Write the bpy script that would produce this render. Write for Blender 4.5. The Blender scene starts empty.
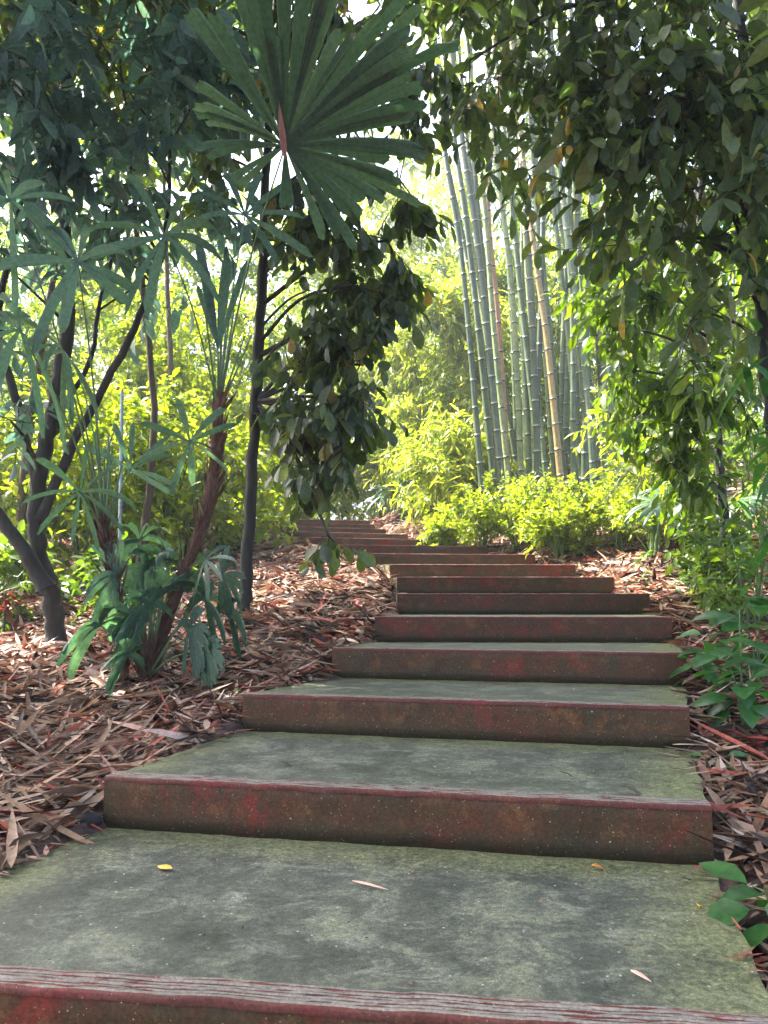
import bpy, math, random
import numpy as np
from mathutils import Vector, noise as mnoise

random.seed(7)
rng = np.random.default_rng(11)
scene = bpy.context.scene
col = scene.collection

# ------------------------------------------------------------------ camera
F = 770.0
EYE = np.array([0.0, 0.0, 0.955])
PITCH = math.atan(89.5 / F)
cam_d = bpy.data.cameras.new('camera')
cam = bpy.data.objects.new('camera', cam_d)
col.objects.link(cam)
cam.location = EYE
cam.rotation_euler = (math.radians(90) + PITCH, 0, 0)
cam_d.sensor_fit = 'VERTICAL'
cam_d.sensor_height = 36.0
cam_d.lens = F / 1024 * 36.0
cam_d.clip_start = 0.05
cam_d.clip_end = 500
scene.camera = cam

def ray(px, py):
    u = (px - 384) / F; v = (512 - py) / F
    c, s = math.cos(PITCH), math.sin(PITCH)
    return np.array([u, c - v * s, s + v * c])

def P(px, py, D):
    """world point on that sight line at forward distance D"""
    r = ray(px, py)
    return EYE + r * (D / r[1])

def on_plane(px, py, z):
    r = ray(px, py)
    return EYE + r * ((z - EYE[2]) / r[2])

# ------------------------------------------------------------------ mesh helpers
def build(name, V, Q, mat, parent=None, smooth=True, attrs=None):
    V = np.asarray(V, dtype=np.float32).reshape(-1, 3)
    Q = np.asarray(Q, dtype=np.int32).reshape(-1, 4)
    me = bpy.data.meshes.new(name)
    me.vertices.add(len(V)); me.vertices.foreach_set('co', V.ravel())
    me.loops.add(Q.size); me.loops.foreach_set('vertex_index', Q.ravel())
    me.polygons.add(len(Q))
    me.polygons.foreach_set('loop_start', np.arange(0, Q.size, 4, dtype=np.int32))
    me.polygons.foreach_set('loop_total', np.full(len(Q), 4, dtype=np.int32))
    if smooth:
        me.polygons.foreach_set('use_smooth', np.ones(len(Q), dtype=bool))
    if attrs:
        for k, a in attrs.items():
            at = me.attributes.new(k, 'FLOAT', 'POINT')
            at.data.foreach_set('value', np.asarray(a, dtype=np.float32))
    me.update(calc_edges=True)
    me.validate()
    me.materials.append(mat)
    o = bpy.data.objects.new(name, me)
    col.objects.link(o)
    if parent is not None:
        o.parent = parent
        o.matrix_parent_inverse.identity()
        # geometry is written in world space: bring it to the parent's frame
        o.location = (0, 0, 0) if parent.type == 'MESH' else -Vector(parent.location)
    return o

def thing(name, label, cat, loc=(0, 0, 0), group=None):
    o = bpy.data.objects.new(name, None)
    o.empty_display_size = 0.2
    o.location = tuple(float(v) for v in loc)
    col.objects.link(o)
    o['label'] = label; o['category'] = cat
    if group: o['group'] = group
    return o

def tag(o, label, cat=None, group=None, kind=None):
    if label: o['label'] = label
    if cat: o['category'] = cat
    if group: o['group'] = group
    if kind: o['kind'] = kind
    return o

class MB:
    def __init__(s): s.V = []; s.Q = []; s.n = 0; s.A = []
    def add(s, V, Q, a=None):
        V = np.asarray(V, float).reshape(-1, 3); Q = np.asarray(Q, int).reshape(-1, 4)
        s.V.append(V); s.Q.append(Q + s.n); s.n += len(V)
        s.A.append(np.zeros(len(V)) if a is None else np.asarray(a, float))
    def get(s): return np.concatenate(s.V), np.concatenate(s.Q)
    def build(s, name, mat, parent=None, smooth=True, attr=None):
        V, Q = s.get()
        return build(name, V, Q, mat, parent, smooth, {attr: np.concatenate(s.A)} if attr else None)

def norm(a):
    a = np.asarray(a, float)
    return a / np.maximum(np.linalg.norm(a, axis=-1, keepdims=True), 1e-9)

def smooth_path(pts, n):
    """Catmull-Rom through pts"""
    pts = [np.asarray(p, float) for p in pts]
    if len(pts) == 2:
        return np.array([pts[0] + (pts[1] - pts[0]) * t for t in np.linspace(0, 1, n)])
    P_ = [2 * pts[0] - pts[1]] + pts + [2 * pts[-1] - pts[-2]]
    out = []
    m = len(pts) - 1
    for s in np.linspace(0, m - 1e-6, n):
        i = int(s); t = s - i
        a, b, c, d = P_[i], P_[i + 1], P_[i + 2], P_[i + 3]
        out.append(0.5 * (2 * b + (c - a) * t + (2 * a - 5 * b + 4 * c - d) * t * t + (3 * b - a - 3 * c + d) * t ** 3))
    return np.array(out)

def tube(mb, pts, radii, sides=8, rough=0.0, attr=None):
    pts = np.asarray(pts, float); n = len(pts)
    radii = np.broadcast_to(np.asarray(radii, float), (n,))
    tan = norm(np.gradient(pts, axis=0))
    ref = np.array([0.31, 0.95, 0.05]) if abs(tan[0][2]) > 0.7 else np.array([0, 0, 1.0])
    s1 = norm(np.cross(tan, ref)); s2 = np.cross(tan, s1)
    a = np.linspace(0, 2 * np.pi, sides, endpoint=False)
    r = radii[:, None] * np.ones((n, sides))
    if rough: r = r * (1 + rough * rng.uniform(-1, 1, (n, sides)))
    V = pts[:, None, :] + r[..., None] * (np.cos(a)[None, :, None] * s1[:, None, :] + np.sin(a)[None, :, None] * s2[:, None, :])
    i = np.arange(n - 1)[:, None] * sides; j = np.arange(sides)[None, :]; j2 = (j + 1) % sides
    Q = np.stack([i + j, i + j2, i + sides + j2, i + sides + j], -1).reshape(-1, 4)
    A = None if attr is None else np.repeat(attr, sides)
    mb.add(V.reshape(-1, 3), Q, A)

def sticks(mb, p0, p1, r):
    """many thin three-sided twigs"""
    p0 = np.asarray(p0, float); p1 = np.asarray(p1, float)
    d = norm(p1 - p0); s1 = norm(np.cross(d, [0.21, 0.13, 0.97])); s2 = np.cross(d, s1)
    N = len(p0); r = np.broadcast_to(r, (N,))
    V = []
    for p, k in ((p0, 1.0), (p1, 0.5)):
        for a in (0, 2.094, 4.189):
            V.append(p + (r * k)[:, None] * (math.cos(a) * s1 + math.sin(a) * s2))
    V = np.stack(V, 1)
    b = np.arange(N)[:, None] * 6
    Q = np.concatenate([np.concatenate([b + i, b + (i + 1) % 3, b + 3 + (i + 1) % 3, b + 3 + i], 1) for i in range(3)])
    mb.add(V.reshape(-1, 3), Q)

SHAPES = {
    'obovate': [(0, .04), (.1, .12), (.3, .62), (.55, .98), (.75, 1.0), (.9, .66), (1, .05)],
    'oval':    [(0, .04), (.14, .5), (.4, 1.0), (.7, .8), (.9, .34), (1, .02)],
    'lance':   [(0, .1), (.15, .8), (.4, 1.0), (.75, .55), (1, .02)],
    'blob':    [(0, .15), (.35, 1.0), (.75, .8), (1, .05)],
}
def leaves(mb, pos, d, nrm, L, W, shape='oval', fold=0.35, curl=0.25):
    prof = np.array(SHAPES[shape]); R = len(prof)
    N = len(pos)
    if N == 0: return
    L = np.broadcast_to(L, (N,)); W = np.broadcast_to(W, (N,))
    d = norm(d); side = norm(np.cross(d, nrm)); nrm = np.cross(side, d)
    curl = curl * rng.uniform(0.2, 1.6, N); twist = rng.normal(0, 0.25, N)
    rows = []
    for u, w in prof:
        c = pos + d * (u * L)[:, None] - nrm * (curl * u * u * L)[:, None]
        sd = side * np.cos(twist * u)[:, None] + nrm * np.sin(twist * u)[:, None]
        hw = (w * W / 2)[:, None]
        rows.append(np.stack([c - sd * hw + nrm * hw * fold, c, c + sd * hw + nrm * hw * fold], 1))
    V = np.stack(rows, 1).reshape(N, R * 3, 3)
    q = []
    for r in range(R - 1):
        for k in (0, 1):
            a = r * 3 + k
            q.append([a, a + 1, a + 4, a + 3])
    q = np.array(q)
    Q = (np.arange(N)[:, None, None] * (R * 3) + q[None]).reshape(-1, 4)
    mb.add(V.reshape(-1, 3), Q)

def twig_leaves(lmb, smb, tp, td, tl, nl, L, W, shape, droop=.3, fold=.3, curl=.25, jitter=.35, spread=.9, tr=.003):
    """tp, td, tl: start, direction, length of each twig; nl leaves alternate along each"""
    N = len(tp)
    td = norm(td)
    if smb is not None:
        sticks(smb, tp, tp + td * np.asarray(tl)[:, None], tr)
    t = np.tile(np.linspace(.12, 1.0, nl), N)
    I = np.repeat(np.arange(N), nl)
    sgn = np.tile(np.where(np.arange(nl) % 2 == 0, 1.0, -1.0), N)
    base = tp[I] + td[I] * (t * np.asarray(tl)[I])[:, None]
    up = np.array([0, 0, 1.0]) + rng.normal(0, .45, (N, 3))
    side = norm(np.cross(td, up))[I]
    k = np.where(t > .97, 0.15, spread)
    d = td[I] * .55 + side * (sgn * k)[:, None] + rng.normal(0, jitter, (len(I), 3)) + np.array([0, 0, -droop])
    nm = np.array([0, 0, 1.0]) + rng.normal(0, .5, (len(I), 3))
    sz = rng.uniform(.45, 1.25, len(I))
    leaves(lmb, base, d, nm, L * sz, W * sz * rng.uniform(.85, 1.15, len(I)), shape, fold, curl)

# ------------------------------------------------------------------ materials
def new_mat(name):
    m = bpy.data.materials.new(name); m.use_nodes = True
    nt = m.node_tree; nt.nodes.clear()
    return m, nt, nt.nodes, nt.links
def N_(nodes, t, **kw):
    n = nodes.new(t)
    for k, v in kw.items(): setattr(n, k, v)
    return n
def ramp(nodes, stops, interp='LINEAR'):
    r = nodes.new('ShaderNodeValToRGB'); cr = r.color_ramp; cr.interpolation = interp
    while len(cr.elements) > 1: cr.elements.remove(cr.elements[-1])
    cr.elements[0].position = stops[0][0]; cr.elements[0].color = (*stops[0][1], 1)
    for p, c in stops[1:]:
        e = cr.elements.new(p); e.color = (*c, 1)
    return r
def noise_n(nodes, links, scale, detail=5, rough=.6, coord=None, dist=0.0):
    n = nodes.new('ShaderNodeTexNoise'); n.inputs['Scale'].default_value = scale
    n.inputs['Detail'].default_value = detail; n.inputs['Roughness'].default_value = rough
    n.inputs['Distortion'].default_value = dist
    if coord is not None: links.new(coord, n.inputs['Vector'])
    return n
def mixc(nodes, links, fac, a, b, blend='MIX'):
    m = nodes.new('ShaderNodeMix'); m.data_type = 'RGBA'; m.blend_type = blend
    for s, v in ((m.inputs[0], fac), (m.inputs[6], a), (m.inputs[7], b)):
        if isinstance(v, (int, float)): s.default_value = v
        elif isinstance(v, tuple): s.default_value = (*v, 1)
        else: links.new(v, s)
    return m.outputs[2]
def g3(v): return (v, v, v)

def leaf_mat(name, stops, trans=.5, tcol=None, rough=.45, spec=.4, spots=None):
    m, nt, nd, lk = new_mat(name)
    geo = nd.new('ShaderNodeNewGeometry'); tc = nd.new('ShaderNodeTexCoord')
    r = ramp(nd, stops); lk.new(geo.outputs['Random Per Island'], r.inputs[0])
    nz = noise_n(nd, lk, 1.3, 2, .5, tc.outputs['Object'])
    c = mixc(nd, lk, nz.outputs[0], r.outputs[0], mixc(nd, lk, .6, r.outputs[0], (.5, .6, .3), 'MULTIPLY'))
    nz2 = noise_n(nd, lk, 45, 3, .6, tc.outputs['Object'])
    rr = ramp(nd, [(.35, g3(.72)), (.65, g3(1.12))]); lk.new(nz2.outputs[0], rr.inputs[0])
    c = mixc(nd, lk, 1.0, c, rr.outputs[0], 'MULTIPLY')
    b = nd.new('ShaderNodeBsdfPrincipled'); lk.new(c, b.inputs['Base Color'])
    b.inputs['Roughness'].default_value = rough; b.inputs['Specular IOR Level'].default_value = spec
    t = nd.new('ShaderNodeBsdfTranslucent')
    tint = mixc(nd, lk, 1.0, c, tcol or (2.4, 2.2, 1.0), 'MULTIPLY')
    lk.new(tint, t.inputs['Color'])
    mx = nd.new('ShaderNodeMixShader'); mx.inputs[0].default_value = trans
    lk.new(b.outputs[0], mx.inputs[1]); lk.new(t.outputs[0], mx.inputs[2])
    o = nd.new('ShaderNodeOutputMaterial'); lk.new(mx.outputs[0], o.inputs[0])
    return m

def bark_mat(name, c1, c2, sx=14, bump=.6, rough=.85):
    m, nt, nd, lk = new_mat(name)
    tc = nd.new('ShaderNodeTexCoord'); mp = nd.new('ShaderNodeMapping')
    mp.inputs['Scale'].default_value = (sx, sx, sx * .22); lk.new(tc.outputs['Object'], mp.inputs[0])
    n1 = noise_n(nd, lk, 1.6, 8, .65, mp.outputs[0]); n2 = noise_n(nd, lk, 2.2, 4, .6, tc.outputs['Object'])
    r = ramp(nd, [(.3, c1), (.7, c2)]); lk.new(n1.outputs[0], r.inputs[0])
    c = mixc(nd, lk, n2.outputs[0], r.outputs[0], mixc(nd, lk, .5, r.outputs[0], (.5, .75, .35), 'MULTIPLY'))
    b = nd.new('ShaderNodeBsdfPrincipled'); lk.new(c, b.inputs['Base Color']); b.inputs['Roughness'].default_value = rough
    bp = nd.new('ShaderNodeBump'); bp.inputs['Strength'].default_value = bump; bp.inputs['Distance'].default_value = .02
    lk.new(n1.outputs[0], bp.inputs['Height']); lk.new(bp.outputs[0], b.inputs['Normal'])
    o = nd.new('ShaderNodeOutputMaterial'); lk.new(b.outputs[0], o.inputs[0])
    return m

def tread_mat():
    m, nt, nd, lk = new_mat('mossy_concrete')
    tc = nd.new('ShaderNodeTexCoord'); ob = tc.outputs['Object']
    big = noise_n(nd, lk, 1.1, 4, .55, ob, .6); mid = noise_n(nd, lk, 5, 9, .78, ob, .5); fine = noise_n(nd, lk, 55, 8, .8, ob, .3); grit = noise_n(nd, lk, 260, 3, .8, ob)
    mp = nd.new('ShaderNodeMapping'); mp.inputs['Scale'].default_value = (2.6, 5, 3); mp.inputs['Rotation'].default_value = (0, 0, .17)
    lk.new(ob, mp.inputs[0]); streak = noise_n(nd, lk, 2.0, 9, .75, mp.outputs[0], .9)
    c0 = ramp(nd, [(.34, (.036, .041, .028)), (.5, (.082, .088, .064)), (.66, (.19, .195, .15))]); lk.new(mid.outputs[0], c0.inputs[0])
    c = c0.outputs[0]
    sr = ramp(nd, [(.54, g3(0)), (.64, g3(.28)), (.74, g3(.6))]); lk.new(streak.outputs[0], sr.inputs[0])
    c = mixc(nd, lk, sr.outputs[0], c, (.36, .355, .28))
    # damp dark zones
    dr = ramp(nd, [(.42, g3(0)), (.62, g3(.6))]); lk.new(big.outputs[0], dr.inputs[0])
    c = mixc(nd, lk, dr.outputs[0], c, mixc(nd, lk, 1.0, c, (.5, .55, .53), 'MULTIPLY'))
    # moss stronger along the back and the sides of each tread
    ed = nd.new('ShaderNodeAttribute'); ed.attribute_name = 'edge'
    add = nd.new('ShaderNodeMath'); add.operation = 'MULTIPLY_ADD'
    lk.new(ed.outputs['Fac'], add.inputs[0]); add.inputs[1].default_value = .3; lk.new(mid.outputs[0], add.inputs[2])
    add2 = nd.new('ShaderNodeMath'); add2.operation = 'MULTIPLY_ADD'
    lk.new(fine.outputs[0], add2.inputs[0]); add2.inputs[1].default_value = .15; lk.new(add.outputs[0], add2.inputs[2])
    mr = ramp(nd, [(.64, g3(0)), (.92, g3(.8))]); lk.new(add2.outputs[0], mr.inputs[0])
    mc = ramp(nd, [(.38, (.085, .1, .032)), (.6, (.18, .185, .075))]); lk.new(fine.outputs[0], mc.inputs[0])
    c = mixc(nd, lk, mr.outputs[0], c, mc.outputs[0])
    fr = ramp(nd, [(.32, g3(.4)), (.48, g3(.9)), (.6, g3(1.25)), (.72, g3(2.2))]); lk.new(fine.outputs[0], fr.inputs[0])
    c = mixc(nd, lk, .85, c, fr.outputs[0], 'MULTIPLY')
    gr = ramp(nd, [(.3, g3(.45)), (.55, g3(1.0)), (.7, g3(2.0))]); lk.new(grit.outputs[0], gr.inputs[0])
    c = mixc(nd, lk, .8, c, gr.outputs[0], 'MULTIPLY')
    for sc_, lo, hi, cc in ((23, .04, .09, (.4, .41, .36)), (61, .07, .14, (.34, .34, .3)), (9.3, .03, .05, (.02, .02, .018))):
        vo = nd.new('ShaderNodeTexVoronoi'); vo.inputs['Scale'].default_value = sc_; lk.new(ob, vo.inputs['Vector'])
        vr = ramp(nd, [(lo, g3(.75)), (hi, g3(0))]); lk.new(vo.outputs['Distance'], vr.inputs[0])
        k = mixc(nd, lk, 1.0, vr.outputs[0], sr.outputs[0] if sc_ == 61 else g3(1), 'MULTIPLY')
        c = mixc(nd, lk, k, c, cc)
    b = nd.new('ShaderNodeBsdfPrincipled'); lk.new(c, b.inputs['Base Color'])
    rr = ramp(nd, [(.3, g3(.5)), (.7, g3(.85))]); lk.new(mid.outputs[0], rr.inputs[0]); lk.new(rr.outputs[0], b.inputs['Roughness'])
    b.inputs['Specular IOR Level'].default_value = .35
    h = nd.new('ShaderNodeMath'); h.operation = 'MULTIPLY_ADD'; lk.new(fine.outputs[0], h.inputs[0]); h.inputs[1].default_value = .7; lk.new(mid.outputs[0], h.inputs[2])
    bp = nd.new('ShaderNodeBump'); bp.inputs['Strength'].default_value = .6; bp.inputs['Distance'].default_value = .008
    lk.new(h.outputs[0], bp.inputs['Height']); lk.new(bp.outputs[0], b.inputs['Normal'])
    o = nd.new('ShaderNodeOutputMaterial'); lk.new(b.outputs[0], o.inputs[0])
    return m

def riser_mat(name='worn_red_paint', nosing=False):
    m, nt, nd, lk = new_mat(name)
    tc = nd.new('ShaderNodeTexCoord'); ob = tc.outputs['Object']
    n1 = noise_n(nd, lk, 2.3, 8, .7, ob, .8); n2 = noise_n(nd, lk, 8, 8, .75, ob, .4); n3 = noise_n(nd, lk, 120, 4, .75, ob)
    mp = nd.new('ShaderNodeMapping'); mp.inputs['Scale'].default_value = (8, 30 if nosing else 8, 1.8); lk.new(ob, mp.inputs[0])
    dr = noise_n(nd, lk, 1.5, 8, .75, mp.outputs[0], .3)
    c = ramp(nd, [(.3, (.026, .016, .007)), (.45, (.065, .03, .012)), (.56, (.085, .026, .012)), (.64, (.16, .019, .012)), (.8, (.23, .02, .014))])
    lk.new(n1.outputs[0], c.inputs[0]); cc = c.outputs[0]
    gr = ramp(nd, [(.44, g3(0)), (.66, g3(.85))]); lk.new(dr.outputs[0], gr.inputs[0])
    cc = mixc(nd, lk, gr.outputs[0], cc, (.042, .034, .015))
    orr = ramp(nd, [(.52, g3(0)), (.68, g3(.75))]); lk.new(n2.outputs[0], orr.inputs[0])
    cc = mixc(nd, lk, orr.outputs[0], cc, (.15, .066, .022))
    dk = ramp(nd, [(.3, g3(.8)), (.42, g3(0))]); lk.new(n2.outputs[0], dk.inputs[0])
    cc = mixc(nd, lk, dk.outputs[0], cc, (.02, .014, .009))
    # dirt splashed up from the tread in front
    at = nd.new('ShaderNodeAttribute'); at.attribute_name = 'wear'
    if not nosing:
        a2 = nd.new('ShaderNodeMath'); a2.operation = 'MULTIPLY'; lk.new(at.outputs['Fac'], a2.inputs[0]); lk.new(n2.outputs[0], a2.inputs[1])
        ar = ramp(nd, [(.2, g3(0)), (.5, g3(.8))]); lk.new(a2.outputs[0], ar.inputs[0])
        cc = mixc(nd, lk, ar.outputs[0], cc, (.03, .026, .014))
    for sc_, hi in ((15, .05), (31, .062), (70, .1)):
        vo = nd.new('ShaderNodeTexVoronoi'); vo.inputs['Scale'].default_value = sc_; lk.new(ob, vo.inputs['Vector'])
        v2 = nd.new('ShaderNodeMath'); v2.operation = 'SUBTRACT'; lk.new(vo.outputs['Distance'], v2.inputs[0])
        v3 = nd.new('ShaderNodeMath'); v3.operation = 'MULTIPLY'; lk.new(n3.outputs[0], v3.inputs[0]); v3.inputs[1].default_value = hi * .9; lk.new(v3.outputs[0], v2.inputs[1])
        vr = ramp(nd, [(hi * .25, g3(.75)), (hi * .6, g3(0))]); lk.new(v2.outputs[0], vr.inputs[0])
        cc = mixc(nd, lk, vr.outputs[0], cc, (.4, .34, .25))
    if nosing:
        ridge = mixc(nd, lk, n2.outputs[0], (.09, .085, .07), (.29, .255, .21))
        a3 = nd.new('ShaderNodeMath'); a3.operation = 'MULTIPLY_ADD'; lk.new(dr.outputs[0], a3.inputs[0]); a3.inputs[1].default_value = 1.2; 
        a4 = nd.new('ShaderNodeMath'); a4.operation = 'SUBTRACT'; lk.new(at.outputs['Fac'], a4.inputs[0]); a4.inputs[1].default_value = .9; lk.new(a4.outputs[0], a3.inputs[2])
        wr = ramp(nd, [(.48, g3(0)), (.62, g3(.95))]); lk.new(a3.outputs[0], wr.inputs[0])
        cc = mixc(nd, lk, wr.outputs[0], mixc(nd, lk, .45, cc, (.13, .022, .024)), ridge)
    fr = ramp(nd, [(.3, g3(.5)), (.7, g3(1.5))]); lk.new(n3.outputs[0], fr.inputs[0])
    cc = mixc(nd, lk, 1.0, cc, fr.outputs[0], 'MULTIPLY')
    b = nd.new('ShaderNodeBsdfPrincipled'); lk.new(cc, b.inputs['Base Color']); b.inputs['Roughness'].default_value = .62; b.inputs['Specular IOR Level'].default_value = .25
    bp = nd.new('ShaderNodeBump'); bp.inputs['Strength'].default_value = .5; bp.inputs['Distance'].default_value = .006
    lk.new(n2.outputs[0], bp.inputs['Height']); lk.new(bp.outputs[0], b.inputs['Normal'])
    o = nd.new('ShaderNodeOutputMaterial'); lk.new(b.outputs[0], o.inputs[0])
    return m

def soil_mat():
    m, nt, nd, lk = new_mat('dark_soil')
    tc = nd.new('ShaderNodeTexCoord'); ob = tc.outputs['Object']
    n1 = noise_n(nd, lk, 6, 9, .75, ob, .6); n2 = noise_n(nd, lk, .5, 3, .5, ob)
    c = ramp(nd, [(.3, (.012, .008, .006)), (.5, (.05, .03, .022)), (.62, (.12, .07, .05)), (.75, (.24, .15, .11))]); lk.new(n1.outputs[0], c.inputs[0])
    b = nd.new('ShaderNodeBsdfPrincipled'); lk.new(c.outputs[0], b.inputs['Base Color']); b.inputs['Roughness'].default_value = .95
    bp = nd.new('ShaderNodeBump'); bp.inputs['Strength'].default_value = .9; bp.inputs['Distance'].default_value = .04
    lk.new(n1.outputs[0], bp.inputs['Height']); lk.new(bp.outputs[0], b.inputs['Normal'])
    o = nd.new('ShaderNodeOutputMaterial'); lk.new(b.outputs[0], o.inputs[0])
    return m

def culm_mat(name, base, alt, band, spread=.25):
    m, nt, nd, lk = new_mat(name)
    a = nd.new('ShaderNodeAttribute'); a.attribute_name = 'node_pos'
    fr = nd.new('ShaderNodeMath'); fr.operation = 'FRACT'; lk.new(a.outputs['Fac'], fr.inputs[0])
    oi = nd.new('ShaderNodeObjectInfo'); tc = nd.new('ShaderNodeTexCoord')
    n1 = noise_n(nd, lk, 2.5, 5, .6, tc.outputs['Object'], .4); n2 = noise_n(nd, lk, 26, 4, .6, tc.outputs['Object'])
    c = ramp(nd, [(.35, base), (.65, alt)]); lk.new(n1.outputs[0], c.inputs[0])
    cr = ramp(nd, [(0, g3(.45)), (.5, g3(1)), (1, (1.9, 1.6, 1.25))]); lk.new(oi.outputs['Random'], cr.inputs[0])
    cc = mixc(nd, lk, 1.0, c.outputs[0], cr.outputs[0], 'MULTIPLY')
    br = ramp(nd, [(0, g3(.8)), (.02, g3(.6)), (.05, g3(0)), (.93, g3(0)), (.965, g3(.5)), (1, g3(.8))]); lk.new(fr.outputs[0], br.inputs[0])
    cc = mixc(nd, lk, br.outputs[0], cc, band)
    dk = ramp(nd, [(.94, g3(1)), (.955, g3(.12)), (.985, g3(.2)), (1, g3(1))]); lk.new(fr.outputs[0], dk.inputs[0])
    cc = mixc(nd, lk, 1.0, cc, dk.outputs[0], 'MULTIPLY')
    sr = ramp(nd, [(.3, g3(.7)), (.7, g3(1.25))]); lk.new(n2.outputs[0], sr.inputs[0])
    cc = mixc(nd, lk, 1.0, cc, sr.outputs[0], 'MULTIPLY')
    b = nd.new('ShaderNodeBsdfPrincipled'); lk.new(cc, b.inputs['Base Color']); b.inputs['Roughness'].default_value = .38
    o = nd.new('ShaderNodeOutputMaterial'); lk.new(b.outputs[0], o.inputs[0])
    return m

def plain_mat(name, c, rough=.6, c2=None, scale=20, metallic=0):
    m, nt, nd, lk = new_mat(name)
    tc = nd.new('ShaderNodeTexCoord'); n = noise_n(nd, lk, scale, 5, .6, tc.outputs['Object'])
    r = ramp(nd, [(.3, c), (.7, c2 or tuple(x * 1.5 for x in c))]); lk.new(n.outputs[0], r.inputs[0])
    b = nd.new('ShaderNodeBsdfPrincipled'); lk.new(r.outputs[0], b.inputs['Base Color']); b.inputs['Roughness'].default_value = rough
    b.inputs['Metallic'].default_value = metallic
    o = nd.new('ShaderNodeOutputMaterial'); lk.new(b.outputs[0], o.inputs[0])
    return m

def palm_mat():
    m = leaf_mat('palm_blade', [(0, (.06, .11, .09)), (.5, (.085, .15, .12)), (1, (.12, .18, .13))], trans=.42, tcol=(1.9, 2.3, 1.1), rough=.42, spec=.5)
    nd, lk = m.node_tree.nodes, m.node_tree.links
    b = next(n for n in nd if n.type == 'BSDF_PRINCIPLED'); src = b.inputs['Base Color'].links[0].from_socket
    a = nd.new('ShaderNodeAttribute'); a.attribute_name = 'rib'
    r = ramp(nd, [(.0, g3(1.7)), (.22, g3(.8)), (.8, g3(.9)), (1, g3(1.35))]); lk.new(a.outputs['Fac'], r.inputs[0])
    c = mixc(nd, lk, 1.0, src, r.outputs[0], 'MULTIPLY'); lk.new(c, b.inputs['Base Color'])
    return m

M = dict(
    tread=tread_mat(), riser=riser_mat(), nosing=riser_mat('worn_nosing', True), soil=soil_mat(),
    litter=leaf_mat('dry_bamboo_sheath', [(0, (.02, .012, .009)), (.24, (.06, .03, .02)), (.34, (.25, .13, .085)), (.45, (.44, .27, .18)), (.56, (.11, .05, .032)),
                    (.68, (.52, .34, .27)), (.78, (.24, .12, .085)), (.87, (.62, .46, .4)), (.91, (.4, .11, .075)), (1, (.28, .05, .04))],
                    trans=.15, tcol=(1.2, 1.0, .9), rough=.6, spec=.25),
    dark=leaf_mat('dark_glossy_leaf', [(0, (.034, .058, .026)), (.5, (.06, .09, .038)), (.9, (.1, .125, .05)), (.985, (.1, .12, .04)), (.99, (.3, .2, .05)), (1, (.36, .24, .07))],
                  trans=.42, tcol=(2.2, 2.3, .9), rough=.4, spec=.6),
    olive=leaf_mat('olive_leaf', [(0, (.05, .08, .035)), (.5, (.085, .12, .045)), (.9, (.14, .16, .06)), (.985, (.16, .14, .06)), (.99, (.45, .26, .08)), (1, (.45, .26, .08))],
                   trans=.42, tcol=(2.0, 2.3, .9), rough=.45, spec=.45),
    blue=leaf_mat('blue_green_leaf', [(0, (.055, .095, .1)), (.6, (.085, .14, .145)), (1, (.12, .17, .15))],
                  trans=.45, tcol=(2.0, 2.5, 1.7), rough=.42, spec=.5),
    palm=palm_mat(),
    lime=leaf_mat('lime_leaf', [(0, (.1, .16, .02)), (.5, (.19, .26, .025)), (.9, (.28, .32, .04)), (1, (.38, .36, .07))], trans=.5, tcol=(2.25, 2.15, .45), rough=.45),
    green=leaf_mat('mid_green_leaf', [(0, (.05, .1, .018)), (.6, (.095, .16, .025)), (1, (.17, .22, .035))], trans=.48, tcol=(2.3, 2.3, .5), rough=.42, spec=.45),
    vivid=leaf_mat('fresh_green_leaf', [(0, (.03, .11, .03)), (1, (.06, .17, .04))], trans=.35, tcol=(2.0, 2.2, .9), rough=.35, spec=.5),
    bamboo_leaf=leaf_mat('bamboo_leaf', [(0, (.13, .2, .025)), (.5, (.22, .29, .04)), (.85, (.3, .33, .08)), (1, (.4, .36, .15))], trans=.5, tcol=(2.15, 2.05, .55), rough=.5),
    far=leaf_mat('far_leaf', [(0, (.1, .16, .035)), (.5, (.17, .24, .05)), (1, (.28, .32, .1))], trans=.5, tcol=(1.9, 1.8, .9), rough=.6),
    bark=bark_mat('dark_bark', (.012, .011, .01), (.05, .042, .034)),
    bark2=bark_mat('brown_bark', (.03, .018, .012), (.1, .06, .04)),
    fibre=bark_mat('palm_fibre', (.035, .015, .012), (.2, .09, .06), 40, 1.0),
    stem=plain_mat('green_stem', (.06, .1, .03), .5),
    petiole=plain_mat('petiole', (.07, .12, .05), .4),
    culm=culm_mat('green_culm', (.06, .105, .045), (.13, .17, .085), (.26, .29, .2)),
    culm_yellow=culm_mat('yellow_culm', (.26, .17, .06), (.2, .17, .07), (.3, .25, .15)),
    culm_red=culm_mat('reddish_culm', (.24, .12, .075), (.33, .19, .12), (.4, .3, .24)),
)

# ------------------------------------------------------------------ stairs data
H = .17
def top(k): return H * (k + 1)
ends = {}
for k, l, r in ((1, (104, 776.5), (712, 806.5)), (2, (243, 694), (689, 707)), (3, (332, 648), (686, 653))):
    ends[k] = (on_plane(*l, top(k)), on_plane(*r, top(k)))
def at_depth(px, D, k):
    return np.array([(px - 384) / F * D * 1.0, D, top(k)])
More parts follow.
